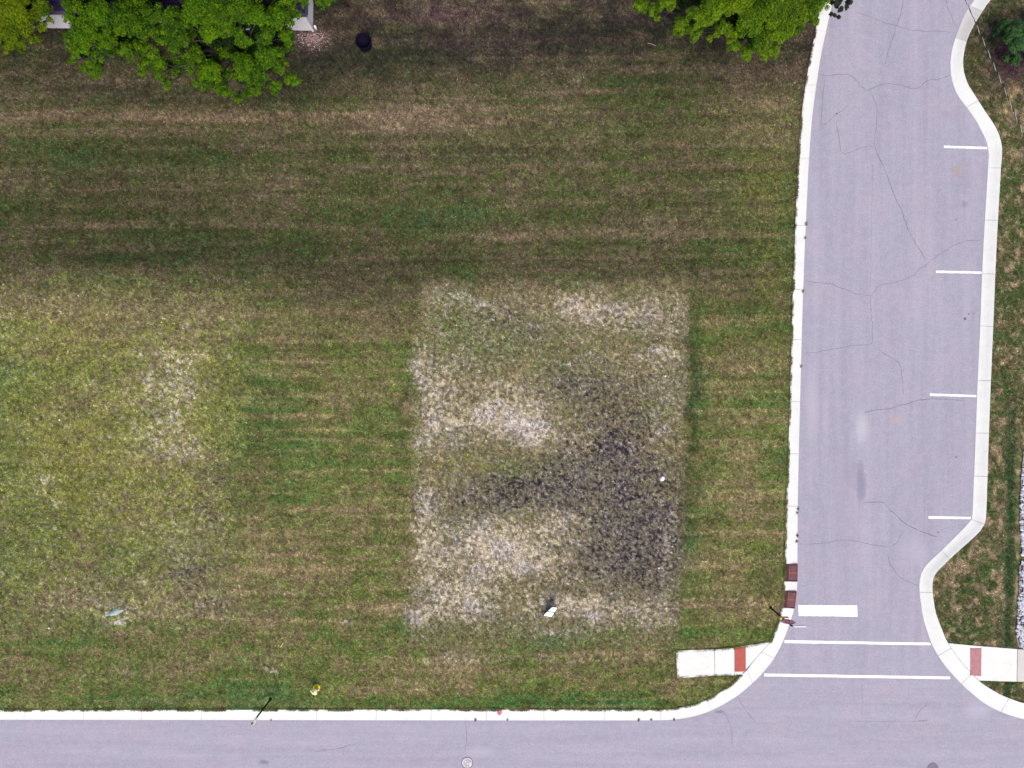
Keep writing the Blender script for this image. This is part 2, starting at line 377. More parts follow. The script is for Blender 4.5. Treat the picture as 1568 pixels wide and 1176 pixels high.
# ------------------------------------------------------------------ sidewalks
def slab(root, pts, z, mat, name='sidewalk_slab', h=.12):
    bm = bmesh.new(); prism(bm, [G(p[0], p[1], z) for p in pts], z - h, z); return bm_obj(name, bm, mat, root)
walk_w = tag(empty('sidewalk'), kind='structure')
def local(root):
    for ch in root.children: ch.matrix_parent_inverse = root.matrix_basis.inverted()
def curve_pts(pl, p, q, off=-.35, n=10):
    t = pl.proj([p, q])[0]; return [tuple(x) for x in pl.at(np.linspace(t[0], t[1], n))]
ZW = .135
slab(walk_w, [(1035.3,996),(1093.6,994.5),(1094.6,1034.6),(1037.2,1038.6)], ZW, M_walk)
slab(walk_w, [(1094.4,994.4),(1124.4,992.2),(1124.6,1030.5),(1124.6,1034.3),(1095.2,1034.6)], ZW, M_walk)
ko = curve_pts(k1o, (1177.5,983.5), (1137,1034.5))
slab(walk_w, [(1142,988.4)] + [(x - .6, y - .3) for x, y in ko] + [(1125,1034.3),(1125,1028.6),(1142,1028.4)], ZW, M_walk)
walk_e = tag(empty('sidewalk'), kind='structure')
ke = curve_pts(k2o, (1451.5,985.4), (1485.6,1029.6)); ke2 = curve_pts(k2o, (1491,1036), (1498,1043.4), n=5)
slab(walk_e, [(x + .6, y - .1) for x, y in ke] + [(1485.2,988.2)], ZW, M_walk)
slab(walk_e, [(x + .5, y - .3) for x, y in ke2] + [(1556.8,1043.8),(1557.6,994),(1502.8,989.6),(1502.6,1034.8),(1490.6,1034.8)], ZW + .001, M_walk)
slab(walk_e, [(1485.4,988.3),(1502.6,989.6),(1502.6,992.4),(1485.4,992.4)], ZW + .0005, M_walk)
slab(walk_w, [(1124.9,992.2),(1141.8,988.4),(1141.8,989.6),(1124.9,992.8)], ZW, M_walk)
slab(walk_e, [(1558.4,994.2),(1640,999),(1640,1044.5),(1557.6,1043.8)], ZW, M_dullwalk)
slab(walk_e, [(1640.8,999),(1740,1004),(1740,1046),(1640.8,1044.5)], ZW, M_dullwalk)
# tactile paving pads: a plate with rows of truncated domes
def tactile(u0, v0, u1, v1, col, label):
    m = simple('tactile_' + ('orange' if col[0] > .4 else 'maroon'), col, .7, 0, .18, 6)
    c = (G(u0, v0, ZW) + G(u1, v1, ZW)) / 2; w = abs(u1 - u0) * S * .9965; h = abs(v1 - v0) * S * .9965
    root = tag(empty('tactile_pad', (c.x, c.y, ZW - .1)), label, 'paving pad')
    bm = bmesh.new(); box(bm, (0, 0, .052), (w - .01, h - .01, .104)); bm_obj('plate', bm, m, root)
    bm = bmesh.new(); nx, ny = int(w / .06), int(h / .06)
    for i in range(nx):
        for j in range(ny):
            x = (i + .5 - nx / 2) * .06; y = (j + .5 - ny / 2) * .06
            r0 = [bm.verts.new((x + .015 * math.cos(k * math.pi / 3), y + .015 * math.sin(k * math.pi / 3), .104)) for k in range(6)]
            r1 = [bm.verts.new((x + .009 * math.cos(k * math.pi / 3), y + .009 * math.sin(k * math.pi / 3), .110)) for k in range(6)]
            bm.faces.new(r1)
            for k in range(6): bm.faces.new((r0[k], r0[(k + 1) % 6], r1[(k + 1) % 6], r1[k]))
    tag(bm_obj('domes', bm, m, root), kind='stuff')
tactile(1124.8, 990.2, 1141.8, 1028.3, (0.30, 0.046, 0.030), 'bright brick-red tactile pad on the ramp beside the stop sign corner')
tactile(1485.4, 992.8, 1502.5, 1034.4, (0.30, 0.125, 0.135), 'dull maroon tactile pad on the sidewalk right of the street')

# ------------------------------------------------------------------ turf colour (kinds of turf, bare soil, thatch, painted shade) in survey coordinates
BARE = [(788,640,42,28,.95),(832,662,34,16,.55),(755,632,40,22,.40),(775,592,28,10,.40),(705,652,34,26,.42),(662,610,20,34,.42),(658,660,18,18,.45),(690,595,30,16,.35),(770,838,48,30,.90),(748,835,18,34,.45),(815,860,36,22,.50),(700,905,40,18,.55),(612,944,34,10,.45),(652,942,44,12,.50),(725,925,26,22,.45),
        (885,930,44,16,.65),(800,925,70,14,.30),(875,463,34,18,.60),(915,480,34,16,.50),(985,485,34,24,.42),(1035,450,14,26,.30),(1022,560,16,34,.38),(1010,545,60,6,.35),(1008,655,14,20,.50),(1022,800,12,50,.40),(690,560,36,22,.22),(870,790,26,16,.55),(905,688,34,9,.60),(960,700,14,20,.25),
        (690,850,50,40,.35),(656,830,16,60,.40),(960,930,60,18,.45),(725,462,80,12,.28),(670,440,40,10,.35),(960,560,50,12,.25),(1015,850,14,50,.35),(560,950,40,8,.15),(648,560,14,20,.5),(647,760,10,36,.40),(855,815,30,24,.45),(840,972,40,6,.35),(880,740,16,14,.45),(830,740,10,10,.35),(1000,945,30,16,.35),(880,870,60,30,.15)]
BAREL = [(265,620,38,75,.40),(240,590,60,20,.25),(290,690,40,22,.30),(255,545,60,8,.25),(65,735,11,10,.7),(85,772,12,5,.5),(178,950,22,9,.75),(150,925,60,16,.25),(235,935,60,12,.25),(215,895,12,8,.4),(280,830,50,50,.22),(410,1022,10,6,.7),(355,1010,40,5,.4),(330,925,40,20,.2),
         (410,940,60,10,.2),(120,905,50,18,.2),(440,905,20,10,.25),(200,650,40,40,.18),(290,505,4,3,.8),(120,1035,60,10,.15),(190,1030,40,10,.25),(720,1008,60,8,.35),(640,1008,40,5,.3),(880,1010,90,10,.25),(530,952,10,6,.4)]
GREY = [(950,660,42,34,1.0),(955,700,40,30,.9),(960,800,62,60,1.05),(930,870,60,30,.8),(770,748,60,20,1.05),(860,735,50,22,.7),(800,500,40,26,.55),(880,590,45,26,.65),(990,770,45,45,.6),(1000,860,40,50,.6),(850,760,40,20,.8),(900,700,50,30,.4),(960,590,50,30,.35),(730,770,40,14,.6),
        (325,730,16,22,.7),(320,790,18,26,.5),(290,870,30,26,.75),(330,925,26,16,.6),(275,700,20,16,.3),(120,620,30,20,.25)]
GRN = [(830,545,110,34,.5),(760,715,80,14,.6),(740,500,80,30,.3),(1000,630,30,20,.5),(800,735,60,20,.4),(60,585,60,26,.75),(10,640,30,110,.65),(130,560,50,16,.5),(50,700,50,60,.30),(100,820,110,50,.32),(345,640,22,60,.45),(355,760,14,70,.45),(40,850,50,60,.35),(285,428,22,8,.7),(380,420,22,22,.55),(385,500,16,16,.35),
       (410,600,45,60,.50),(420,690,60,55,.45),(440,770,50,30,.30),(560,700,55,60,.55),(610,690,14,80,.4),(560,880,40,60,.3),(1066,600,12,160,.5),(1062,800,10,70,.5),(190,1070,200,14,.75),(420,1060,60,26,.75),(760,1078,330,9,.85),(980,1072,120,14,.55),
       (700,325,110,24,.55),(640,345,70,20,.45),(880,215,60,20,.40),(1150,340,60,70,.40),(1205,320,9,60,.7),(1206,500,8,80,.5),(1180,600,20,120,.25),(1010,280,50,20,.3),(60,370,200,30,.25),(100,225,200,28,.40),(180,280,120,40,.30),(340,360,100,30,.25),(590,60,30,30,.4),(620,90,60,20,.45),(840,985,60,8,.4),(950,975,200,14,.35),(720,965,60,10,.3),
       (270,960,90,8,.5),(80,985,90,10,.4),(345,1060,60,18,.6),(680,500,50,36,.4),(1100,400,60,50,.2),(1130,970,60,20,.5),(560,985,80,10,.3),(20,130,40,20,.4),(820,1060,60,20,.4)]
YEL = [(1175,290,40,120,.45),(1185,480,25,80,.35),(1000,300,200,60,.18),(470,560,80,100,.15),(100,500,120,60,.25),(120,650,120,90,.30),(300,600,80,80,.25),(100,700,70,40,.3),(180,760,120,60,.25),(720,720,70,16,.6),(300,700,60,120,.15),(710,706,26,10,.5),(1000,640,45,18,.5),(660,510,30,30,.3),(1030,720,24,60,.4),(990,540,50,30,.35),(1020,850,16,60,.3),(1150,900,90,80,.25),(780,1050,300,24,.2),(800,900,160,40,.15)]
TAN = [(640,185,170,9,.75),(700,163,120,4,.55),(250,178,260,6,.42),(340,183,100,3,.6),(120,172,120,6,.35),(700,255,500,3,.30),(1000,350,140,12,.28),(860,215,380,10,.22),(1000,440,160,20,.15),(1100,860,70,10,.40),(1140,560,60,7,.4),(1120,760,60,8,.3),(1150,640,50,5,.3),(1140,700,20,18,.4),(450,640,60,5,.3),(440,870,70,7,.35),(440,830,60,4,.35),(460,780,60,4,.3),
       (780,360,80,8,.25),(100,455,150,14,.25),(150,480,160,12,.25),(1180,160,20,12,.4),(1170,180,60,60,.2),(690,20,60,10,.5),(830,60,60,6,.3),(950,105,140,5,.35),(480,60,40,22,.0),(560,30,40,12,.2),(480,480,100,6,.2),(440,500,60,5,.2)]
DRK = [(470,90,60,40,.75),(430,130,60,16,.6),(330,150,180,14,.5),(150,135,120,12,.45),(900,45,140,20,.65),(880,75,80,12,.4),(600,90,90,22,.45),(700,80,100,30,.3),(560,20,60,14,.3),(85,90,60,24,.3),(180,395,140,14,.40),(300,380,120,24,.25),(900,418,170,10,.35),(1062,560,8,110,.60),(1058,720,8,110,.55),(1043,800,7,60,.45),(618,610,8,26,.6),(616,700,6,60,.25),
       (400,700,26,60,.30),(385,780,24,20,.25),(420,590,50,20,.2),(650,405,60,14,.3),(450,440,70,60,.2),(845,918,12,9,.45),(720,235,160,12,.3),(330,230,160,20,.3),(530,440,60,60,.2),(640,750,8,40,.3),(490,20,18,20,.6),(1100,35,70,30,.5)]  # dark grass and soil spots, plus painted shade under trees and by yard sign
def acc(L, u, v):
    t = np.zeros(len(u))
    for a, b, ra, rb, k in L: t += k * np.exp(-.5 * (((u - a) / ra) ** 2 + ((v - b) / rb) ** 2) * 1.35)
    return t
def turf(u, v, fine=True):
    n = len(u)
    wu = u + 34 * (fbm(u / 26, v / 26, 1) - .5); wv = v + 28 * (fbm(u / 30, v / 24, 5) - .5)
    n1 = fbm(u / 85, v / 60, 2); n2 = fbm(u / 24, v / 17, 3); n3 = fbm(u / 8, v / 6.5, 4, 2); n4 = fbm(u / 2.6, v / 2.6, 8, 2); n5 = fbm(u / 2.2, v / 3.4, 81, 2)
    st = fbm(u / 230, (v + 4 * np.sin(u / 150)) / 5.5, 6, 3); st2 = fbm(u / 260, (v - .012 * (u - 700)) / 15, 9, 2)
    west = u < 1300
    e1 = 6 * (fbm(u / 22, v / 22, 11) - .5); e2 = 24 * (fbm(u / 9, v / 9, 12) - .5)
    padR = ss(626, 652, wu + e1 + e2 - 8 * ss(560, 440, v) + 22 * ss(840, 930, v)) * ss(1056, 1046, u + e1 + .3 * e2 + .03 * (v - 600)) * ss(408, 458, wv + e1 * 3 + e2 - 6 + 16 * (vn(u / 60, v * 0, 91) - .5)) * ss(1010, 950, wv + e2)
    padL = ss(392, 350, wu + .05 * (v - 600)) * ss(395, 440, wv) * ss(1000, 940, wv)
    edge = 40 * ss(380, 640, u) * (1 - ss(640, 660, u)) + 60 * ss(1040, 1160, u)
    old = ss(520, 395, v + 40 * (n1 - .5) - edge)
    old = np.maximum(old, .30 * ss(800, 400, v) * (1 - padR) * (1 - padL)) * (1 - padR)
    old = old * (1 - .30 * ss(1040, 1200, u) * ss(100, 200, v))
    far = ss(175, 60, v + 18 * (n1 - .5))  # mask for the shade painted along the top of the lawn
    g = .46 + 1.2 * (n1 - .5) + 1.2 * (n2 - .5) + 1.2 * (n3 - .5) + 1.3 * (n5 - .5) + .9 * acc(GRN, wu, wv) - .30 * padR - .45 * (st - .5)
    c = np.tile(np.array([[.190, .158, .078]]), (n, 1))
    c = mixc(c, (.245, .195, .118), 1.3 * (n3 - .48) + 1.3 * (n4 - .48) + .8 * (st - .5))
    c = mixc(c, (.112, .138, .036), ss(.05, .85, g))
    c = mixc(c, (.066, .132, .038), ss(.85, 1.6, g))
    yl = acc(YEL, wu, wv) + .40 * padL
    c = mixc(c, (.195, .200, .040), ss(.05, 1.0, yl * 1.1 + 1.1 * (n3 - .5) + .6 * (n2 - .5) - .12) * .75)
    tn = acc(TAN, u + 10 * (n2 - .5), v + 4 * (n1 - .5)) + ss(.54, .75, st) * .28 * (1 - padR) * (1 - padL) + ss(.55, .8, st2) * .12 * (1 - padR)
    vb = v + 5 * (vn(u / 170, v * 0, 95) - .5) * 2 + .010 * (u - 700); bi = np.floor(vb / 27.); fr = vb - bi * 27. - 13.5 - 9 * (vn(bi * 3.7, bi * 0, 96) - .5) * 2
    ln = np.exp(-(fr / 2.6) ** 2) * ss(.40, .66, vn(u / 110, bi * 5.3, 97)); tn = tn + .30 * ln * (1 - padR) * (1 - .85 * padL) * ss(1010, 960, v)
    ln2 = np.exp(-((fr - 9) / 4.5) ** 2) * ss(.35, .7, vn(u / 130, bi * 4.1, 98)) * (1 - padR) * (1 - padL)
    c = mixc(c, (.33, .235, .140), tn * (.4 + 1.1 * n3) * (.5 + n5))
    c = c * (1 - .16 * ln2[:, None])
    # bare soil and straw on the building pads
    b = acc(BARE, wu, wv) * np.clip(padR + .25, 0, 1) * .74 + acc(BAREL, wu, wv) * .62 + .03 * padR + .02 * padL
    f1 = fbm(u / 4.2, v / 3.6, 21, 2); f2 = fbm(u / 3.0, v / 2.8, 23, 2)
    bb = ss(.30, .62, f1 + .55 * (b - .42)) * np.clip(.25 + 1.3 * b, 0, 1) * np.clip(b * 4, 0, 1) + ss(.60, .78, f2) * (.50 * padR + .30 * padL + .05) * (.3 + 1.2 * n2)
    c = mixc(c, (.160, .148, .070), padR * (.45 + .9 * (n2 - .5) - .45 * acc(GRN, wu, wv)))
    c = mixc(c, (.215, .180, .140), padR * 1.3 * (n1 + .5 * n4 - .76))
    warm = ss(.35, .60, fbm(u / 34, v / 34, 31, 2))[:, None]
    soil = np.array([[.425, .370, .330]]) * (1 - warm) + np.array([[.420, .355, .255]]) * warm
    f = np.clip(bb, 0, 1)[:, None] * .92; c = c * (1 - f) + soil * (.85 + .35 * n4[:, None]) * f
    # damp grey soil; the dark of small hollows is painted in
    gy = acc(GREY, wu, wv) * .80
    c = mixc(c, (.150, .128, .108), gy * (.25 + .7 * n2))
    hn = vn(u / 2.9, v / 2.6, 41) * .72 + vn(u / 5.5, v / 5.0, 43) * .28
    hole = ss(.70, .78, hn + .100 * np.clip(gy, 0, 1.2) - .02)
    c = mixc(c, (.020, .016, .030), hole * np.clip(gy * .9 + .45 * padR + .40 * padL, 0, .93))
    c = c * (1 + .55 * (fbm(u / 15, v / 11, 77, 3) - .5) * (1 - padR))[:, None]
    c = mixc(c, (.44, .395, .385), ss(.64, .78, vn(u / 2.6, v / 2.8, 47) * .8 + n2 * .2) * .34 * (padR + .45 * padL))
    c = mixc(c, (.024, .019, .034), ss(.72, .82, vn(u / 2.3, v / 2.2, 49) + .05 * np.clip(gy, 0, 1)) * np.clip((.15 + gy) * padR + (.10 + gy) * padL, 0, .9))
    # older, thatchy, browner turf, plus soft shade painted over the top lawn
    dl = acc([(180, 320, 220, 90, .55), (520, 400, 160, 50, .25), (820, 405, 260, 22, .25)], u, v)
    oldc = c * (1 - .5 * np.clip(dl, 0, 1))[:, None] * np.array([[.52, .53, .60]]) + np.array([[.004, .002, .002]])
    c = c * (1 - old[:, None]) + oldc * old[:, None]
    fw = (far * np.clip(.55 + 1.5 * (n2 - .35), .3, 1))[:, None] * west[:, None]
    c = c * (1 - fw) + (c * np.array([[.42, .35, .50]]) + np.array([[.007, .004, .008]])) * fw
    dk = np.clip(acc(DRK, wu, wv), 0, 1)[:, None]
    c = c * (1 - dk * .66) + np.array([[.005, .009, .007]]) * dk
    gv = np.exp(-.5 * (((wu - 478) / 20) ** 2 + ((wv - 60) / 13) ** 2)) + .5 * np.exp(-.5 * (((u - 420) / 60) ** 2 + ((v - 56) / 5) ** 2))
    c = mixc(c, (.15, .10, .10), gv * (.4 + .9 * n4))
    # verge east of the street
    E = ss(1425, 1432, u)
    ce = np.tile(np.array([[.098, .092, .042]]), (n, 1))
    ce = mixc(ce, (.052, .085, .024), ss(.38, .72, n2 + .3 * (n1 - .5) + .35 * (n5 - .5)) * .9)
    tanE = ss(.565, .80, fbm(u / 9, v / 11, 51, 3) + .02 + .10 * np.exp(-.5 * (((u - 1545) / 12) ** 2 + ((v - 160) / 36) ** 2)) + .075 * np.exp(-.5 * (((u - 1510) / 26) ** 2 + ((v - 880) / 60) ** 2)) + .03 * ss(350, 600, v))
    ce = mixc(ce, (.32, .235, .150), tanE * .8)
    ce = mixc(ce, (.24, .185, .12), ss(.56, .8, fbm(u / 3.6, v / 4.2, 53, 2)) * .55)
    ce = mixc(ce, (.022, .055, .018), np.exp(-.5 * ((u - (1547 - .012 * (v - 700))) / 5.5) ** 2) * ss(560, 700, v) * .85)
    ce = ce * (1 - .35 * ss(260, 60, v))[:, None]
    mul = np.exp(-.5 * (((u - 1550) / 28) ** 2 + ((v - 84) / 40) ** 2) * 1.3)
    ce = mixc(ce, (.046, .020, .036), mul * 1.1)
    ce = mixc(ce, (.38, .27, .14), (np.exp(-.5 * (((wu - 1552) / 5) ** 2 + ((wv - 142) / 10) ** 2)) + np.exp(-.5 * (((wu - 1545) / 3.5) ** 2 + ((wv - 172) / 4.5) ** 2))) * (.5 + .7 * n3))
    c = c * (1 - E[:, None]) + ce * E[:, None]
    if fine:
        c = c * (.30 + 1.40 * n4[:, None]) * (1 + .6 * (n5[:, None] - .5)) * (1 + .4 * (n3[:, None] - .5))
    return np.clip(c, .003, .75)

def inpoly(P, u, v):
    P = np.array(P); r = np.zeros(len(u), bool)
    for i in range(len(P)):
        x1, y1 = P[i]; x2, y2 = P[(i + 1) % len(P)]
        if y1 == y2: continue
        k = ((y1 > v) != (y2 > v)); r ^= k & (u < (x2 - x1) * (v - y1) / (y2 - y1) + x1)
    return r
WEST = list(map(tuple, k1o.P)) + [(-900, -700)]
EAST = list(map(tuple, k2o.P[:])) + [(2300, -500)]
def setcol(me, cols):
    a = me.color_attributes.new('col', 'FLOAT_COLOR', 'POINT')
    rgba = np.ones((len(cols), 4), np.float32); rgba[:, :3] = cols; a.data.foreach_set('color', rgba.ravel())
def raw_mesh(name, co, faces, nv):
    me = bpy.data.meshes.new(name); me.vertices.add(len(co)); me.vertices.foreach_set('co', co.astype(np.float32).ravel())
    nf = len(faces); me.loops.add(nf * nv); me.loops.foreach_set('vertex_index', faces.astype(np.int32).ravel())
    me.polygons.add(nf); me.polygons.foreach_set('loop_start', np.arange(0, nf * nv, nv, dtype=np.int32))
    try: me.polygons.foreach_set('loop_total', np.full(nf, nv, dtype=np.int32))
    except Exception: pass
    me.update(calc_edges=True); return me
ZL = .10
def lawn(name, poly, pl, u0, u1, v0, v1, step, inset):
    U, V = np.meshgrid(np.arange(u0, u1, step), np.arange(v0, v1, step)); shp = U.shape; u = U.ravel(); v = V.ravel()
    ins = inpoly(poly, u, v); I = ins.reshape(shp)
    idx = np.arange(len(u)).reshape(shp)
    q = I[:-1, :-1].astype(int) + I[1:, :-1] + I[:-1, 1:] + I[1:, 1:]
    keep = q > 0
    F = np.stack([idx[:-1, :-1][keep], idx[1:, :-1][keep], idx[1:, 1:][keep], idx[:-1, 1:][keep]], 1)
    used = np.unique(F); out = used[~ins[used]]
    t, d = pl.proj(np.stack([u[out], v[out]], 1)); near = d < step * 1.6; P = pl.at(t[near])
    u[out[near]] = P[:, 0]; v[out[near]] = P[:, 1]
    remap = -np.ones(len(u), int); remap[used] = np.arange(len(used)); F = remap[F]; u = u[used]; v = v[used]
    k = S * (1 - ZL / H)
    z = ZL + .03 * (fbm(u / 40, v / 40, 61) - .5) + .02 * (fbm(u / 7, v / 7, 62) - .5) - .012
    co = np.stack([(u - 784) * k, (588 - v) * k, z], 1)
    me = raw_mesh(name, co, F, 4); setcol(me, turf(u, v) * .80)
    me.polygons.foreach_set('use_smooth', [True] * len(me.polygons))
    return mesh_obj(name, me, M_soil)
tag(lawn('lawn', WEST, k1o, -420, 1330, -420, 1095, 3.0, 0), kind='structure')
tag(lawn('lawn', EAST, k2o, 1420, 1800, -420, 1110, 3.0, 0), kind='structure')

WALKP = [(1034.5,995.5),(1093.7,994),(1124,992),(1142,988),(1178,982.6),(1185,1002),(1136,1036.5),(1094.7,1035),(1037,1039)]
WALKE = [(1448,985),(1563,994),(1800,1005),(1800,1046),(1568,1044),(1494,1043.5)]
def blades(name, N, u0, u1, v0, v1, poly, excl, label, lmin=.045, lmax=.105, circles=()):
    u = rng.uniform(u0, u1, N); v = rng.uniform(v0, v1, N)
    ok = inpoly(poly, u, v)
    for e in excl: ok &= ~inpoly(e, u, v)
    for a, b, r in circles: ok &= (u - a) ** 2 + (v - b) ** 2 > r * r
    u = u[ok]; v = v[ok]; n = len(u)
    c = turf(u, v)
    j = np.exp(rng.normal(0, .42, n))[:, None]; hue = 1 + rng.normal(0, .10, (n, 3)) * np.array([[1, .8, 1.1]])
    c = c * j * hue
    k = S * (1 - ZL / H); x = (u - 784) * k; y = (588 - v) * k
    z = ZL + .03 * (fbm(u / 40, v / 40, 61) - .5) + .02 * (fbm(u / 7, v / 7, 62) - .5) - .016
    a = rng.uniform(0, 2 * np.pi, n); L = rng.uniform(lmin, lmax, n); w = rng.uniform(.014, .030, n); h = rng.uniform(.012, .060, n)
    lum = c.mean(1); flat = lum > .22; h[flat] = rng.uniform(.004, .02, flat.sum()); w[flat] *= 1.5; L[flat] *= .6
    dx, dy = np.cos(a), np.sin(a)
    co = np.empty((n, 3, 3)); co[:, 0] = np.stack([x - dy * w, y + dx * w, z], 1); co[:, 1] = np.stack([x + dy * w, y - dx * w, z], 1)
    co[:, 2] = np.stack([x + dx * L, y + dy * L, z + h + .012], 1)
    me = raw_mesh(name, co.reshape(-1, 3), np.arange(n * 3).reshape(-1, 3), 3)
    cc = np.repeat(c[:, None, :], 3, 1); cc[:, 2] *= 1.12; setcol(me, np.clip(cc, .003, .75).reshape(-1, 3))
    o = mesh_obj(name, me, M_blade); tag(o, label, 'grass', kind='stuff'); return o
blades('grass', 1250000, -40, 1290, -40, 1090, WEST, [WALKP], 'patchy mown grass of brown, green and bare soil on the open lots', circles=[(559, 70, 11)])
blades('grass', 150000, 1404, 1600, -40, 1110, EAST, [WALKE, [(1556, 690), (1640, 690), (1640, 992), (1553, 992)]], 'rough green grass verge with tan bare spots right of the street')
# longer fringe hanging over the kerb along both kerb lines
def fringe(pl, t0, t1, N, sgn, poly, excl, label):
    t = rng.uniform(t0, t1, N); P = pl.at(t); Q = pl.at(t + 1); d = Q - P; d /= np.linalg.norm(d, axis=1)[:, None] + 1e-9
    nrm = np.stack([-d[:, 1], d[:, 0]], 1) * sgn
    amt = fbm(t / 14, t * 0, 71, 3); keep = rng.random(N) < ss(.3, .7, amt); P = P[keep]; nrm = nrm[keep]; d = d[keep]; amt = amt[keep]
    off = rng.uniform(-2.5, .6, len(P)); P = P + nrm * off[:, None]
    u, v = P.T; ok = np.ones(len(u), bool)
    for e in excl: ok &= ~inpoly(e, u, v)
    u, v, nrm, amt = u[ok], v[ok], nrm[ok], amt[ok]; n = len(u)
    c = turf(u, v) * .85; c = c * np.exp(rng.normal(0, .25, n))[:, None]
    k = S * (1 - .13 / H); x = (u - 784) * k; y = (588 - v) * k
    a = np.arctan2(-nrm[:, 1], nrm[:, 0]) + rng.normal(0, .8, n); L = rng.uniform(.04, .12, n) * (.5 + amt); w = rng.uniform(.008, .02, n)
    dx, dy = np.cos(a), np.sin(a); co = np.empty((n, 3, 3))
    co[:, 0] = np.stack([x - dy * w, y + dx * w, x * 0 + .10], 1); co[:, 1] = np.stack([x + dy * w, y - dx * w, x * 0 + .10], 1)
    co[:, 2] = np.stack([x + dx * L, y + dy * L, .145 + rng.uniform(0, .03, n)], 1)
    me = raw_mesh('grass', co.reshape(-1, 3), np.arange(n * 3).reshape(-1, 3), 3); setcol(me, np.repeat(np.clip(c, .003, .6), 3, 0))
    tag(mesh_obj('grass', me, M_blade), label, 'grass', kind='stuff')
ta = k1o.proj([(1262, -30), (-10, 1087.5)])[0]
fringe(k1o, ta[0], ta[1], 60000, -1, None, [WALKP], 'uneven grass fringe leaning over the white kerb of the open lots')

for pts, sg in (([(1035,996.5),(1093,995),(1142,989.5),(1172,984.5)], 1), ([(1037,1038),(1094,1034.5),(1136,1035)], -1), ([(1035.8,996),(1037.4,1038)], -1)):
    pl_ = PL(pts); fringe(pl_, 0, pl_.L[-1], int(pl_.L[-1] * 22), sg, None, [], 'grass creeping over the edge of the left sidewalk slabs')
# ------------------------------------------------------------------ trees and shrubs
def leaf_cloud(name, clumps, lsize, base, yel, parent, dens=1.0, dark=(.03, .06, .012), flat=.8):
    """clumps: (image u, image v, radius in survey units, height z). Leaves sit on many small sprays round each clump."""
    CO = []; COL = []
    for (pu, pv, pr, z) in clumps:
        c = np.array(G(pu, pv, z)); r = pr * S * (1 - z / H)
        ns = max(7, int(20 * (r / .6) ** 1.6 * dens)); d = rng.normal(0, 1, (ns, 3)); d /= np.linalg.norm(d, axis=1)[:, None]
        d[:, 2] = np.abs(d[:, 2]) * .9 - .3
        ct = random.gauss(.0, .20)
        sub = c + d * r * rng.uniform(.40, .86, (ns, 1)) * np.array([1, 1, flat])
        sr = r * rng.uniform(.16, .36, ns) + .04; tone = rng.normal(0, .30, ns); yy = rng.random(ns)
        for i in range(ns):
            nl = max(8, int(105 * (sr[i] / .25) ** 1.7 * (.13 / lsize) ** 1.4))
            e = rng.normal(0, 1, (nl, 3)); e /= np.linalg.norm(e, axis=1)[:, None]
            p = sub[i] + e * sr[i] * (rng.random((nl, 1)) ** .45) * np.array([1, 1, .75])
            nrm = e * .7 + np.array([0, 0, .75]) + rng.normal(0, .45, (nl, 3)) + d[i] * .4; nrm /= np.linalg.norm(nrm, axis=1)[:, None]
            t = np.cross(nrm, rng.normal(0, 1, (nl, 3))); t /= np.linalg.norm(t, axis=1)[:, None]; b = np.cross(nrm, t)
            L = (lsize * rng.uniform(.6, 1.25, nl))[:, None]
            q = np.empty((nl, 4, 3)); q[:, 0] = p - t * L * .5; q[:, 1] = p + b * L * .30 + nrm * L * .08; q[:, 2] = p + t * L * .5; q[:, 3] = p - b * L * .30 + nrm * L * .08
            f = np.clip(.5 + ct + .5 * tone[i] * 2 + rng.normal(0, .25, nl), 0, 1)[:, None]; g = np.clip(yy[i] * .7 + rng.normal(0, .2, nl), 0, 1)[:, None]
            col = (np.array(dark) * (1 - f) + np.array(base) * f) * (1 - g * .6) + np.array(yel) * g * .6
            col = col * np.exp(rng.normal(0, .16, (nl, 1)))
            CO.append(q.reshape(-1, 3)); COL.append(np.repeat(col, 4, 0))
    co = np.concatenate(CO); cl = np.concatenate(COL)
    me = raw_mesh(name, co, np.arange(len(co)).reshape(-1, 4), 4); setcol(me, np.clip(cl, .002, .6))
    return mesh_obj(name, me, M_leaf, parent)
def tree(label, base, fork_z, clumps, lsize, bc, yc, dark, trunk_r=.17, dens=1.0, cat='tree', grp='trees along the top edge', lean=(0, 0)):
    g = G(base[0], base[1], .08); root = tag(empty('broadleaf_tree', g), label, cat, grp)
    top = g + Vector((lean[0], lean[1], fork_z))
    bm = bmesh.new(); tube(bm, [g - Vector((0, 0, .1)), g + Vector((0, 0, .15)), g * .6 + top * .4 + Vector((.05, 0, 0)), top], [trunk_r * 1.5, trunk_r * 1.1, trunk_r * .9, trunk_r * .7], 10)
    o = bm_obj('trunk', bm, M_bark, root, True)
    bm = bmesh.new()
    for (u, v, r, z) in clumps:
        c = G(u, v, z); rad = r * S * .8
        m = (top + c) / 2 + Vector((random.uniform(-.2, .2), random.uniform(-.2, .2), .1)) - Vector((0, 0, .25))
        tube(bm, [top - Vector((0, 0, .3)), m, c - Vector((0, 0, rad * .3))], [trunk_r * .38, trunk_r * .22, .018], 6)
        for _ in range(4):
            e = c + Vector((random.uniform(-1, 1), random.uniform(-1, 1), random.uniform(-.3, .6))) * rad * .8
            tube(bm, [m * .3 + c * .7, e], [.025, .008], 4)
    bm_obj('limbs', bm, M_bark, root, True)
    mc = (np.mean([c[0] for c in clumps]), np.mean([c[1] for c in clumps]))
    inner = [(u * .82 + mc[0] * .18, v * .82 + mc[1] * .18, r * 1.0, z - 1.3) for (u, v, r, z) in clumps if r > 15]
    leaf_cloud('inner_crown', inner, lsize * 1.1, tuple(x * .8 for x in dark), dark, root, .8, tuple(x * .4 for x in dark))  # inner leaves coloured darker to paint the shade in crown gaps
    leaf_cloud('crown', clumps, lsize, bc, yc, root, dens, dark)
    for ch in root.children: ch.location = -root.location
    return root
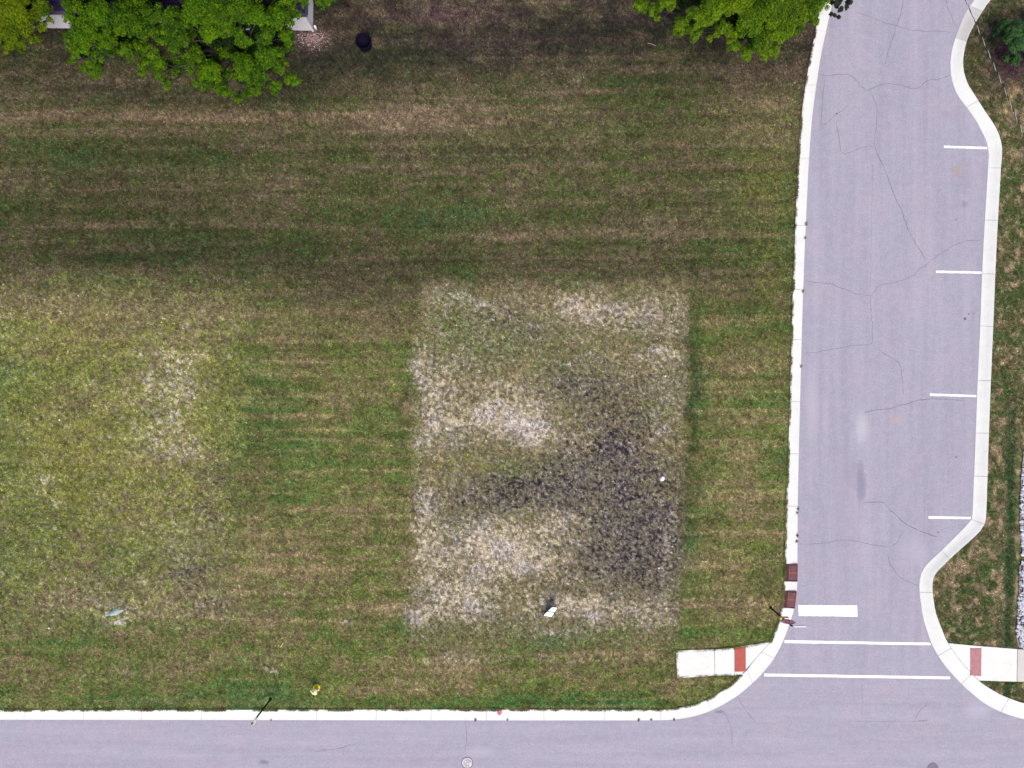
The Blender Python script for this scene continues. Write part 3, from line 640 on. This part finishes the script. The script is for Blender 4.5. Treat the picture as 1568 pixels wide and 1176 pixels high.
A2 = [(268,30,26,5.4),(270,60,22,5.2),(300,12,28,5.8),(322,45,22,5.6),(335,20,24,5.9),(352,44,20,5.5),(248,108,17,4.2),(258,127,11,3.8),(240,92,15,4.6),(318,110,21,4.9),(306,126,14,4.4),(345,140,13,4.3),(330,130,15,4.4),(385,113,25,5.0),(385,139,14,4.2),
      (370,98,20,5.2),(418,133,13,4.0),(446,122,14,3.9),(410,82,22,5.3),(405,55,18,5.2),(437,55,16,4.6),(441,72,10,4.2),(428,22,23,5.3),(455,8,20,5.0),(392,24,24,5.9),(372,60,16,5.2),(360,12,24,6.0),(300,85,16,4.2),(285,100,15,3.4),(345,80,16,3.6),(270,85,14,3.6),(352,118,14,4.0),(430,100,16,4.2),
      (300,-40,45,6.4),(370,-45,45,6.5),(440,-35,35,5.8),(330,-100,50,6.0),(410,-100,45,5.8),(385,75,14,3.8),(330,95,12,3.5),(365,152,8,3.8),(292,50,16,4.2),(268,112,10,3.2)]
A1 = [(148,107,14,3.6),(140,95,12,3.9),(118,78,16,4.5),(108,60,13,4.6),(128,45,26,5.2),(110,12,20,5.4),(165,66,20,5.0),(192,25,28,5.9),(215,42,22,5.7),(200,74,18,5.1),(222,98,13,4.6),(226,78,15,4.9),(150,20,24,5.7),(172,45,18,5.3),(178,82,14,4.3),(150,85,13,4.2),(232,20,22,5.6),(245,50,18,5.1),(218,108,9,4.2),(130,105,9,3.6),
      (130,-40,40,6.0),(205,-45,45,6.3),(170,-105,50,6.0),(240,-100,45,5.9),(112,92,9,3.8)]
B1 = [(12,66,15,3.2),(34,64,15,3.2),(54,62,11,3.0),(8,40,22,3.8),(40,32,22,3.9),(24,8,28,4.3),(66,10,16,4.0),(64,40,9,3.3),(75,32,6,3.1),(-20,50,28,3.8),(-30,0,40,4.4),(20,-40,36,4.4),(10,78,6,2.9),(-60,30,35,4.0),(50,-25,22,4.2),(58,22,12,3.7)]
C1 = [(983,8,15,3.6),(1002,14,12,3.5),(1020,4,16,3.9),(1045,40,16,3.8),(1036,54,11,3.5),(1062,48,15,3.8),(1074,22,20,4.3),(1100,8,26,4.7),(1108,42,16,4.3),(1122,66,13,3.9),(1143,82,13,3.7),(1166,60,23,4.3),(1184,76,13,3.8),(1196,42,24,4.4),(1150,30,26,4.8),(1222,30,20,4.2),(1240,10,22,4.2),(1248,32,9,3.6),
      (1216,48,11,3.8),(1182,8,30,5.0),(1132,2,28,4.9),(1133,50,16,4.1),(1205,8,24,4.7),(1090,30,13,4.2),(1260,2,14,3.8),(1120,-45,40,5.2),(1185,-45,45,5.4),(1060,-35,32,4.6),(1240,-40,32,4.6),(1150,-100,50,5.2),(1172,86,9,3.6),(1156,72,13,3.9),(1005,26,7,3.3),(1088,58,6,3.4)]
GA, YA, DA = (.046, .115, .003), (.098, .165, .003), (.008, .030, .005)
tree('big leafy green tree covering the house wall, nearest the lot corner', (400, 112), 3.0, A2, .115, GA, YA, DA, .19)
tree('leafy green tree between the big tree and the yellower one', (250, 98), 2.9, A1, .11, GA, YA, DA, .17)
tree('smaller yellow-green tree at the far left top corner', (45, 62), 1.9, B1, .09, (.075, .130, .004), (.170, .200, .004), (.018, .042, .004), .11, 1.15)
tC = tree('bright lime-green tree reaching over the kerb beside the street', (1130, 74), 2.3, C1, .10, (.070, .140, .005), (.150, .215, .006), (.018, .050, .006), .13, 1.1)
lb = leaf_cloud('low_branch', [(1283 + random.gauss(6, 7), 4 + random.gauss(2, 7), random.uniform(2.4, 4.2), random.uniform(1.6, 2.0)) for _ in range(13)] + [(1278, 23, 1.5, 1.7), (1284, 26, 1.3, 1.7), (1273, 21, 1.2, 1.7), (1290, -12, 7, 2.2)], .19, (.02, .035, .02), (.04, .05, .02), tC, 1.0, (.008, .012, .014))  # shade on the low branch is put into its dark leaf colours
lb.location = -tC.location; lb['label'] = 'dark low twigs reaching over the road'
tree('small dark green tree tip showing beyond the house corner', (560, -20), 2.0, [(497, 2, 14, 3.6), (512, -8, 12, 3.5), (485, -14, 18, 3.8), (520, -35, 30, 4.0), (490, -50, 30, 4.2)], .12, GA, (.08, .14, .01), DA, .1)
# clipped round shrub in its mulch ring
sc = G(1569, 58, .9); sh = tag(empty('round_shrub', (sc.x, sc.y, .08)), 'round dark green shrub in purple-brown mulch by the curved kerb', 'shrub')
cl = []
for i in range(46):
    a = random.uniform(0, 2 * math.pi); q = random.random() ** .6; rr = 40 * q
    cl.append((1569 + rr * math.cos(a), 58 + rr * math.sin(a) * .98, random.uniform(7, 10), .55 + 1.05 * math.sqrt(max(0, 1 - q * q * .95))))
lc = leaf_cloud('foliage', cl, .085, (.034, .098, .034), (.080, .140, .028), sh, 2.2, (.010, .034, .018)); lc.location = -sh.location
bm = bmesh.new()
for i in range(9):
    a = i * .7; tube(bm, [(0, 0, 0), (.5 * math.cos(a), .5 * math.sin(a), .6), (1.1 * math.cos(a), 1.1 * math.sin(a), .95)], [.03, .02, .01], 5)
bm_obj('stems', bm, M_bark, sh)

# ------------------------------------------------------------------ house behind the trees
M_wall = simple('white_siding', (.50, .49, .53), .6, 0, .05, 3); M_rib = simple('siding_rib', (.44, .43, .48), .6, 0, .05, 3)
def shingle():
    t = NT('dark_shingles'); p = t.n('ShaderNodeTexCoord').outputs['Object']; br = t.n('ShaderNodeTexBrick'); t.l(p, br.inputs['Vector'])
    br.inputs['Scale'].default_value = 1; br.inputs['Brick Width'].default_value = .3; br.inputs['Row Height'].default_value = .14; br.inputs['Mortar Size'].default_value = .012
    br.inputs['Color1'].default_value = (.020, .013, .050, 1); br.inputs['Color2'].default_value = (.030, .018, .066, 1); br.inputs['Mortar'].default_value = (.008, .006, .02, 1)
    t.l(br.outputs['Color'], t.b.inputs['Base Color']); t.b.inputs['Roughness'].default_value = .95; return t.m
M_roof = shingle(); M_gut = simple('white_gutter', (.50, .49, .52), .5)
hc = G(480, 48.3); house = tag(empty('house', (hc.x, hc.y, 0), R(-.55)), 'house with white ribbed siding and dark roof hidden under the trees', 'house')
LX, LY, EZ, OS, OE = 26., 13., 2.75, .52, .40
bm = bmesh.new(); box(bm, (-LX / 2, LY / 2, EZ / 2 + .03), (LX, LY, EZ + .06)); bm_obj('wall', bm, M_wall, house)
bm = bmesh.new()
for i in range(int(LX / .15)): box(bm, (-.06 - i * .15, -.006, EZ / 2 + .05), (.035, .022, EZ - .1))
for i in range(int(LY / .15)): box(bm, (.006, .06 + i * .15, EZ / 2 + .05), (.022, .035, EZ - .1))
tag(bm_obj('siding_ribs', bm, M_rib, house), kind='stuff')
bm = bmesh.new(); box(bm, (.012, -.012, EZ / 2 + .04), (.10, .10, EZ - .06)); bm_obj('corner_trim', bm, M_gut, house)
rx0, rx1, ry0, ry1 = -LX - .5, OE, -OS, LY + .5; rh = 2.6; mid = (ry0 + ry1) / 2; hw = (ry1 - ry0) / 2
bm = bmesh.new(); e = [bm.verts.new(p) for p in ((rx0, ry0, EZ), (rx1, ry0, EZ), (rx1, ry1, EZ), (rx0, ry1, EZ))]
r = [bm.verts.new((rx0 + hw, mid, EZ + rh)), bm.verts.new((rx1 - hw, mid, EZ + rh))]
for f in ((e[0], e[1], r[1], r[0]), (e[1], e[2], r[1]), (e[2], e[3], r[0], r[1]), (e[3], e[0], r[0]), (e[3], e[2], e[1], e[0])): bm.faces.new(f)
bm_obj('roof', bm, M_roof, house)
bm = bmesh.new(); box(bm, ((rx0 + rx1) / 2, ry0 - .05, EZ - .06), (rx1 - rx0 + .1, .10, .11)); box(bm, (rx1 + .05, mid, EZ - .06), (.10, ry1 - ry0, .11)); bm_obj('gutter', bm, simple('dark_gutter', (.05, .04, .07), .5), house)
wp = G(484.5, 45, .1); bm = bmesh.new(); lathe(bm, [(.06, 0), (.06, .34), (.045, .34), (.045, .30)], (0, 0, 0), 14)
o = bm_obj('pipe_stub', bm, simple('white_plastic', (.62, .6, .6), .4), None, True); o.location = wp; tag(o, 'small white upright pipe on gravelly soil beside the house corner', 'pipe')
for m_ in (M_roof,): m_.node_tree.nodes['Principled BSDF'].inputs['Specular IOR Level'].default_value = .1
# gravelly stones at the house corner
def rocks(name, spots, mat, parent=None, sub=1):
    bm = bmesh.new()
    for (x, y, z, r) in spots:
        a = random.uniform(0, 6.28); sx, sy, sz = r * random.uniform(.8, 1.3), r * random.uniform(.6, 1.0), r * random.uniform(.45, .8)
        g = bmesh.ops.create_icosphere(bm, subdivisions=sub, radius=1)['verts']
        for vtx in g:
            p = vtx.co * random.uniform(.78, 1.15); xx, yy = p.x * sx, p.y * sy
            vtx.co = Vector((x + xx * math.cos(a) - yy * math.sin(a), y + xx * math.sin(a) + yy * math.cos(a), z + p.z * sz))
    return bm_obj(name, bm, mat, parent)
def stone_mat(name, cols):
    t = NT(name); p = t.pos(); v = t.n('ShaderNodeTexNoise'); v.inputs['Scale'].default_value = 3.3; t.l(p, v.inputs['Vector']); rp = t.n('ShaderNodeValToRGB')
    f = t.noise(p, 5.5, 2); t.l(f, rp.inputs[0]); el = rp.color_ramp.elements
    el[0].position = .32; el[0].color = cols[0] + (1,); el[1].position = .68; el[1].color = cols[-1] + (1,)
    for i, c in enumerate(cols[1:-1]): q = el.new(.42 + .1 * i); q.color = c + (1,)
    t.l(rp.outputs[0], t.b.inputs['Base Color']); t.b.inputs['Roughness'].default_value = .9; t.bump(t.noise(p, 30, 4), .4, .01); return t.m
sp = []
for _ in range(420):
    u, v = (random.gauss(476, 13), random.gauss(62, 7)) if random.random() < .75 else (random.uniform(415, 500), random.gauss(55, 3.5))
    if v < 50 and u < 482: continue
    w = G(u, v, .1); sp.append((w.x, w.y, .10, random.uniform(.012, .04)))
tag(rocks('gravel', sp, stone_mat('pink_gravel', [(.20, .12, .12), (.30, .2, .2), (.45, .38, .36)])), 'pinkish loose gravel at the corner of the house', 'gravel', kind='stuff')
# white stone bed at the right edge
sp = []
def ledge(v): return np.interp(v, [680, 700, 740, 800, 850, 857, 862, 900, 950, 975, 992], [1572, 1567, 1564, 1563, 1566, 1574, 1562, 1561, 1558.5, 1556.5, 1561])
for _ in range(2600):
    v = random.uniform(684, 992); u0 = float(ledge(v)); u = u0 + random.random() ** 1.1 * 66
    if v > 980 and u < 1562: continue
    w = G(u, v, .15); sp.append((w.x, w.y, .12 + random.uniform(0, .06), random.choice((.04, .055, .07, .09, .12))))
bed = tag(rocks('gravel', sp, stone_mat('white_stone', [(.18, .17, .24), (.33, .34, .41), (.42, .42, .45), (.52, .52, .54)])), 'bed of pale white and bluish stones along the right edge', 'gravel', kind='stuff')
bm = bmesh.new(); vv = np.linspace(686, 992, 40)
pr = [(float(ledge(v)) + 1.0, v) for v in vv]; prev = None
for u, v in pr:
    cur = (bm.verts.new(G(u, v, .125)), bm.verts.new(G(1640, v, .125)))
    if prev: bm.faces.new((prev[0], prev[1], cur[1], cur[0]))
    prev = cur
tag(bm_obj('stone_bed_soil', bm, simple('dark_soil', (.05, .045, .06), .95)), kind='structure')
# pale edging strip
bm = bmesh.new(); prev = None
for u, v in pr:
    cur = [bm.verts.new(G(u + d, v, z)) for d, z in ((-2.0, .10), (-1.6, .135), (.2, .135), (.4, .10))]
    if prev:
        for k in range(3): bm.faces.new((prev[k], prev[k + 1], cur[k + 1], cur[k]))
    prev = cur
tag(bm_obj('edging', bm, simple('edging_stone', (.22, .17, .15), .9, 0, .3, 4)), 'thin tan edging between the grass and the white stones', 'edging')

# ------------------------------------------------------------------ black tub
M_black = simple('black_plastic', (.003, .002, .010), .8); M_pole = simple('black_pole', (.008, .008, .010), .5)
for m_ in (M_black, M_pole): m_.node_tree.nodes['Principled BSDF'].inputs['Specular IOR Level'].default_value = .08
w = G(559.5, 70, .09); tub = tag(empty('tub', w), 'round black open tub standing on the dark grass near the top left', 'tub')
bm = bmesh.new(); lathe(bm, [(.36, 0), (.39, .30), (.40, .50), (.425, .51), (.425, .545), (.385, .545), (.375, .50), (.36, .12), (0.001, .12)], (0, 0, 0), 32, False); bm_obj('body', bm, M_black, tub, True)
bm = bmesh.new(); lathe(bm, [(.41, .525), (.432, .525), (.432, .555), (.41, .555)], (0, 0, 0), 32, False); bm_obj('rim', bm, M_black, tub, True)

# ------------------------------------------------------------------ street signs
M_red = simple('sign_red', (.60, .015, .075), .4, 0, .05); M_white = simple('sign_white', (.80, .80, .80), .4, 0, .04); M_yel = simple('sign_yellow', (.80, .48, .02), .4, 0, .05)
M_alu = simple('aluminium_back', (.35, .35, .36), .35, .7)
def text_mesh(txt, size, ext=.002):
    cu = bpy.data.curves.new('t', 'FONT'); cu.body = txt; cu.size = size; cu.extrude = ext; cu.align_x = 'CENTER'; cu.align_y = 'CENTER'; cu.offset = .008
    ob = bpy.data.objects.new('t', cu); C.objects.link(ob); bpy.context.view_layer.update()
    me = bpy.data.meshes.new_from_object(ob.evaluated_get(bpy.context.evaluated_depsgraph_get())); bpy.data.objects.remove(ob); return me
def ngon(bm, n, r, y0, y1, z, rot=math.pi / 8):
    a = [bm.verts.new((r * math.cos(rot + 2 * math.pi * k / n), y0, z + r * math.sin(rot + 2 * math.pi * k / n))) for k in range(n)]
    b = [bm.verts.new((r * math.cos(rot + 2 * math.pi * k / n), y1, z + r * math.sin(rot + 2 * math.pi * k / n))) for k in range(n)]
    bm.faces.new(a); bm.faces.new(b[::-1])
    for k in range(n): bm.faces.new((a[k], a[(k + 1) % n], b[(k + 1) % n], b[k]))
w = G(1180, 930.5, .10); st = tag(empty('stop_sign', w, R(-1)), 'red octagonal stop sign on a black post at the street corner', 'stop sign')
bm = bmesh.new(); lathe(bm, [(.075, 0), (.075, .06), (.045, .10), (.040, 2.84), (.0, 2.87)], (0, 0, 0), 14, False); bm_obj('post', bm, M_pole, st, True)
ZS = 2.34
bm = bmesh.new(); ngon(bm, 8, .406, .044, .048, ZS); bm_obj('sign_back', bm, M_alu, st)
bm = bmesh.new(); ngon(bm, 8, .404, .049, .051, ZS); bm_obj('white_border', bm, M_white, st)
bm = bmesh.new(); ngon(bm, 8, .380, .0515, .054, ZS); bm_obj('red_face', bm, M_red, st)
tm = text_mesh('STOP', .36); o = mesh_obj('lettering', tm, M_white, st)
o.matrix_local = __import__('mathutils').Matrix(((-1, 0, 0, 0), (0, 0, 1, .058), (0, 1, 0, ZS), (0, 0, 0, 1)))
bm = bmesh.new(); box(bm, (0, .050, 1.70), (.60, .006, .26)); bm_obj('yellow_plaque', bm, M_yel, st)
bm = bmesh.new()
for x, z, sx, sz in ((0, 1.82, .56, .012), (0, 1.58, .56, .012), (-.28, 1.70, .012, .25), (.28, 1.70, .012, .25)): box(bm, (x, .055, z), (sx, .003, sz))
bm_obj('plaque_border', bm, M_black, st)
bm = bmesh.new(); box(bm, (.36, .0, 2.88), (.66, .028, .15)); nb = bm_obj('street_name_blade', bm, M_white, st); nb.rotation_euler = (0, 0, R(1))
bm = bmesh.new(); box(bm, (.03, 0, 2.80), (.07, .07, .08)); bm_obj('bracket', bm, M_black, st)
w = G(414.5, 1070.5, .10); sg = tag(empty('street_sign', w), 'narrow white sign on a tall black pole beside the bottom kerb', 'sign')
bm = bmesh.new(); lathe(bm, [(.07, 0), (.07, .08), (.046, .12), (.042, 2.72), (.0, 2.75)], (0, 0, 0), 14, False); bm_obj('pole', bm, M_pole, sg, True)
bm = bmesh.new(); box(bm, (.055, -.04, 2.47), (.006, .36, .50)); bm_obj('sign_panel', bm, M_white, sg)
bm = bmesh.new()
for y, z, sy, sz in ((-.04, 2.705, .33, .012), (-.04, 2.235, .33, .012), (-.20, 2.47, .012, .48), (.12, 2.47, .012, .48)): box(bm, (.0595, y, z), (.003, sy, sz))
bm_obj('border', bm, M_black, sg)
for z in (2.30, 2.64):
    bm = bmesh.new(); box(bm, (.03, 0, z), (.06, .09, .03)); bm_obj('clamp', bm, M_black, sg)

# hydrant
M_hyd = simple('hydrant_yellow', (.72, .55, .02), .45, 0, .08); M_hydp = simple('pale_yellow_cap', (.72, .66, .30), .45, 0, .06)
w = G(485.2, 1052.5, .09); hy = tag(empty('fire_hydrant', w), 'yellow fire hydrant with a pale cap in the grass by the kerb', 'hydrant')
bm = bmesh.new(); lathe(bm, [(.19, 0), (.19, .045), (.13, .05), (.115, .10), (.11, .42), (.155, .44), (.155, .48), (.12, .50)], (0, 0, 0), 28); bm_obj('barrel', bm, M_hyd, hy, True)
bm = bmesh.new(); lathe(bm, [(.165, .50), (.165, .53), (.14, .56), (.10, .63), (.04, .66), (.04, .71), (.0, .71)], (0, 0, 0), 28, False); bm_obj('bonnet', bm, M_hydp, hy, True)
for a, rr in ((R(12), .06), (R(192), .06), (R(-78), .075)):
    bm = bmesh.new(); d = Vector((math.cos(a), math.sin(a), 0)); tube(bm, [d * .09 + Vector((0, 0, .36)), d * .19 + Vector((0, 0, .36)), d * .195 + Vector((0, 0, .36)), d * .23 + Vector((0, 0, .36))], [rr, rr, rr * 1.2, rr * 1.2], 12); bm_obj('outlet', bm, M_hydp, hy, True)
bm = bmesh.new()
for i in range(8): lathe(bm, [(.014, .045), (.014, .065)], (.155 * math.cos(i * .785), .155 * math.sin(i * .785), 0), 6)
tag(bm_obj('flange_bolts', bm, M_hyd, hy), kind='stuff')

# yard signs
def board(pts, th, mat, name, parent):
    P = [Vector(p) for p in pts]; n = (P[1] - P[0]).cross(P[3] - P[0]).normalized()
    if n.z < 0: n = -n
    bm = bmesh.new(); a = [bm.verts.new(p) for p in P]; b = [bm.verts.new(p - n * th) for p in P]
    bm.faces.new(a); bm.faces.new(b[::-1])
    for i in range(4): bm.faces.new((a[i], a[(i + 1) % 4], b[(i + 1) % 4], b[i]))
    return bm_obj(name, bm, mat, parent)
M_wood = simple('pale_stake_wood', (.45, .36, .22), .8, 0, .15, 20); M_dkframe = simple('dark_frame', (.06, .055, .075), .6)
ys = tag(empty('yard_sign', G(842, 938, .1)), 'tilted white two-panel yard sign in the middle lot, shadow behind it', 'sign')
A, B, Cc, D = G(832.3, 942.4, .22), G(845.2, 930.2, .62), G(853.4, 930.6, .58), G(844.3, 944.6, .20)
def lp(p, q, f): return p * (1 - f) + q * f
up = Vector((0, 0, .006))
for (a, b, c, d, nm) in ((A, lp(A, B, .44), lp(D, Cc, .44), D, 'lower_panel'), (lp(A, B, .56), B, Cc, lp(D, Cc, .56), 'upper_panel')):
    board([a + up, b + up, c + up, d + up], .012, M_white, nm, ys)
ex = (B - A).normalized() * .02; ey = (D - A).normalized() * .02
board([A - ex - ey - up, B + ex - ey - up, Cc + ex + ey - up, D - ex + ey - up], .05, M_dkframe, 'backing', ys)
sb = G(832, 942, .08)
bm = bmesh.new(); tube(bm, [sb, G(832, 942, .08) + Vector((0, -.02, .62))], .02, 6); bm_obj('stake', bm, M_wood, ys)
bm = bmesh.new(); pb = (B + Cc) / 2; tube(bm, [Vector((pb.x, pb.y - .05, .08)), pb - Vector((0, .05, .06))], .02, 6); bm_obj('stake', bm, M_wood, ys)
for ch in ys.children: ch.location = -ys.location
y2 = tag(empty('yard_sign', G(172, 936, .1)), 'pair of thin pale blue and white sign boards on the left lot', 'sign')
M_cyan = simple('pale_blue_board', (.50, .68, .70), .5, 0, .06)
hg = G(168, 938.5, .5)
for P4, mat, nm in (([(159.5,943.4,.74),(170.5,941.2,.66),(184,930,.30),(173,934.5,.32)], M_cyan, 'blue_board'), ([(169,942.5,.50),(179,941.6,.50),(190,933.6,.32),(181,934.6,.32)], M_white, 'white_board')):
    P4 = [G(*q) for q in P4]
    board(P4, .012, mat, nm, y2)
    for q in (P4[0] * .8 + P4[2] * .2, P4[2] * .85 + P4[0] * .15):
        bm = bmesh.new(); tube(bm, [Vector((q.x, q.y, .07)), q - Vector((0, 0, .03))], .014, 6); bm_obj('stake', bm, M_dkframe, y2)
for ch in y2.children: ch.location = -y2.location

# ------------------------------------------------------------------ inlet grates and manhole covers
M_rust = simple('rusty_iron', (.12, .026, .028), .8, 0, .35, 14); M_rustp = simple('pale_worn_iron', (.24, .11, .12), .6, 0, .2, 20); M_orng = simple('fresh_rust', (.42, .09, .03), .8, 0, .25, 14); M_pit = simple('pit_dark_iron', (.045, .008, .022), .9, 0, .4, 10)
def grate(c, w, h, rz, label):
    p = G(c[0], c[1], .05); g = tag(empty('inlet_grate', (p.x, p.y, 0), rz), label, 'drain grate', 'rusty storm drain grates in the kerb')
    bm = bmesh.new(); box(bm, (0, 0, .035), (w, h, .03)); bm_obj('pit_box', bm, M_pit, g)  # dark box painted in for the shaded depth of the drain pit
    for (x, y, sx, sy) in ((0, h / 2 - .02, w, .04), (0, -h / 2 + .02, w, .04), (w / 2 - .02, 0, .04, h - .08), (-w / 2 + .02, 0, .04, h - .08)):
        bm = bmesh.new(); box(bm, (x, y, .075), (sx, sy, .05)); bm_obj('frame_bar', bm, M_rust, g)
    me = None
    n = 14
    for i in range(1, n):
        y = -h / 2 + .04 + (h - .08) * i / n
        if i == n // 2:
            bm = bmesh.new(); box(bm, (.06, y, .085), (w - .20, .045, .03)); bm_obj('cross_bar', bm, M_orng, g)
            continue
        if me is None:
            bm = bmesh.new(); box(bm, (0, 0, 0), (w - .08, .020, .025)); me = bpy.data.meshes.new('grate_bar'); bm.to_mesh(me); bm.free(); me.materials.append(M_rustp)
        o = bpy.data.objects.new('grate_bar', me); C.objects.link(o); o.parent = g; o.location = (0, y, .078)
    for x in (-w * .20, w * .04, w * .26):
        bm = bmesh.new(); box(bm, (x, 0, .0745), (.022, h - .08, .03)); bm_obj('long_bar', bm, M_rust, g)
    bm = bmesh.new(); box(bm, (-w / 2 + .10, 0, .112), (.14, h, .018)); bm_obj('throat_plate', bm, M_pit, g)
grate((1211.7, 877), .66, .955, R(-1.5), 'rusty storm drain grate in the kerb farther up the street')
grate((1209.3, 917.8), .63, .94, R(-6.5), 'rusty storm drain grate in the kerb nearer the stop sign')
def manhole(c, r, m1, m2, label):
    p = G(c[0], c[1], .003); g = tag(empty('manhole_cover', p), label, 'manhole', 'manhole covers in the bottom road')
    bm = bmesh.new(); lathe(bm, [(r, 0), (r, .006), (r * .88, .006), (r * .86, .002)], (0, 0, 0), 40, False); bm_obj('ring', bm, m2, g)
    bm = bmesh.new(); lathe(bm, [(r * .84, 0), (r * .84, .008), (0.001, .008)], (0, 0, 0), 40, False); bm_obj('lid', bm, m1, g)
    bm = bmesh.new()
    for i in range(-3, 4):
        for j in range(-3, 4):
            x, y = i * r * .2, j * r * .2
            if x * x + y * y < (r * .72) ** 2: box(bm, (x, y, .012), (r * .11, r * .11, .006), .785)
    tag(bm_obj('tread_studs', bm, m2, g), kind='stuff')
    bm = bmesh.new(); box(bm, (r * .55, r * .3, .0125), (.05, .02, .004), .5); bm_obj('pick_hole', bm, M_black, g)
M_mhw = simple('scuffed_iron', (.40, .38, .42), .6, .2, .55, 9); M_mhd = simple('dark_cast_iron', (.13, .11, .14), .7, .2, .25, 9)
manhole((715.5, 1168), .325, M_mhw, M_mhd, 'scuffed pale manhole cover near the middle of the bottom road')
manhole((1428.5, 1176.5), .31, simple('purplish_iron', (.155, .13, .175), .75, .1, .2, 9), simple('iron_ring', (.12, .10, .14), .7, .1, .2), 'dark purple-grey manhole cover at the bottom right')

# ------------------------------------------------------------------ overhead cable: strands twisted round each other
cb = tag(empty('overhead_cable', G(1510, 70, 6)), 'thin twisted overhead cable crossing the curved kerb beside the shrub', 'cable')
pa, pb = G(1483.5, 0, 6.2), G(1568, 217, 5.9); dirv = (pb - pa)
pts0 = []
for i in range(0, 1400):
    f = -1.6 + i * (4.4 / 1400); p = pa + dirv * f; p.z = 6.0 + 1.1 * (f - .5) ** 2 * .12; p.x += .05 * math.sin(f * 3) - .10 * (f - .5) ** 2 * 0; pts0.append(p)
nrm = Vector((0, 0, 1)); side = Vector((-dirv.y, dirv.x, 0)).normalized()
for k, (m, r) in enumerate(((M_pole, .011), (simple('bare_wire', (.42, .42, .45), .4, .3), .011), (M_pole, .011))):
    bm = bmesh.new(); pl = []
    for i, p in enumerate(pts0):
        a = i * .22 + k * 2.094; pl.append(p + side * .012 * math.cos(a) + nrm * .012 * math.sin(a))
    tube(bm, pl, r, 4); bm_obj('strand', bm, m, cb)
for ch in cb.children: ch.location = -cb.location

# ------------------------------------------------------------------ small things
def weed(u, v, r, col, label):
    w = G(u, v, .02); n = int(26 * r); r = r * .85
    a = rng.uniform(0, 6.28, n); rr = r * S * rng.random(n) ** .7; x, y = rr * np.cos(a) * .7, rr * np.sin(a)
    d = rng.uniform(0, 6.28, n); L = rng.uniform(.03, .09, n); wd = .008
    co = np.empty((n, 3, 3)); co[:, 0] = np.stack([x - np.sin(d) * wd, y + np.cos(d) * wd, x * 0], 1); co[:, 1] = np.stack([x + np.sin(d) * wd, y - np.cos(d) * wd, x * 0], 1)
    co[:, 2] = np.stack([x + np.cos(d) * L, y + np.sin(d) * L, rng.uniform(.01, .05, n)], 1)
    me = raw_mesh('weed', co.reshape(-1, 3), np.arange(n * 3).reshape(-1, 3), 3); c = np.array(col) * np.exp(rng.normal(0, .3, (n, 1))); setcol(me, np.repeat(c, 3, 0))
    o = mesh_obj('weed', me, M_blade); o.location = w; tag(o, label, 'weed', 'weeds in the road edge joint')
BR, GR_, DK = (.22, .16, .09), (.17, .17, .07), (.12, .10, .075)
for a in ((1234.5, 343, 3.4, GR_, 'largest green-brown weed at the upper part of the long left kerb'), (1233, 364, 2.2, BR, 'small weed just below the green-brown one on the left kerb'), (1230, 446, 3.2, BR, 'brown weed halfway down the left kerb where a crack starts'),
          (1226.5, 561, 2.4, BR, 'thin brown weed alone on the middle stretch of the left kerb'), (1222, 779, 2.4, DK, 'dark forked weed on the left kerb above the drain grates'), (1220.5, 785, 2, DK, 'tiny dark weed right under the forked one on the kerb'),
          (1221, 820, 2.8, DK, 'greyish weed beside the crack above the drain grates'), (1220, 829, 2.6, DK, 'lowest dark weed on the left kerb, just over the grates'), (728, 1102, 2.6, DK, 'dark weed at the bottom kerb above the pale manhole'),
          (777, 1102, 1.6, DK, 'small weed at the bottom kerb right of the pink litter'), (978, 1102, 2.6, DK, 'dark weed in the bottom kerb before the corner bend'), (997, 1102, 2, DK, 'second dark weed before the corner bend'), (1032, 1101.5, 1.9, DK, 'dark weed where the bottom kerb starts to bend'),
          (415, 1102, 1.4, BR, 'tiny orange-brown weed right of the narrow white sign')): weed(*a)
def crumple(name, u, v, z, r, mat, label, cat, n=5):
    bm = bmesh.new(); vs_ = [[bm.verts.new(((i / n - .5) * 2 * r * (1 + .2 * random.random()), (j / n - .5) * 1.6 * r * (1 + .2 * random.random()), random.uniform(0, r * .7))) for i in range(n + 1)] for j in range(n + 1)]
    for j in range(n):
        for i in range(n): bm.faces.new((vs_[j][i], vs_[j][i + 1], vs_[j + 1][i + 1], vs_[j + 1][i]))
    o = bm_obj(name, bm, mat); o.location = G(u, v, z); o.rotation_euler.z = .6; return tag(o, label, cat)
crumple('litter', 765, 1091, .14, .11, simple('pink_paper', (.60, .16, .22), .6, 0, .3, 20), 'small crumpled pink litter on the bottom kerb', 'litter')
def stick(u0, v0, u1, v1, z, r, mat, label, name='stick'):
    bm = bmesh.new(); a, b = G(u0, v0, z), G(u1, v1, z); m = (a + b) / 2; tube(bm, [a - m, Vector((.01, .015, .01)), b - m], [r, r * .9, r * .6], 6); o = bm_obj(name, bm, mat); o.location = m; tag(o, label, 'stick')
stick(429.5, 991, 434.5, 984, .17, .022, simple('yellow_wood', (.60, .48, .16), .7), 'short yellow stake lying in the grass above the hydrant')
stick(992, 66, 1005, 70.5, .17, .018, simple('dry_twig', (.22, .18, .16), .9), 'pale dry twig lying in dark grass left of the lime-green tree')
for i, (u, v, r, lab) in enumerate(((1014, 733, .13, 'bright white stone at the right side of the bare patch'), (1019, 576, .06, 'small white stone near the right upper part of the bare patch'), (1009, 870, .06, 'small white stone low on the right side of the bare patch'), (75, 962, .06, 'tiny white stone lying low on the left lot'), (91, 643, .05, 'tiny white stone in the yellow-green grass of the left lot'))):
    o = rocks('stone', [(0, 0, 0, r)], simple('white_rock%s' % '', (.68, .67, .66), .8), None, 2); o.location = G(u, v, .14); tag(o, lab, 'stone')
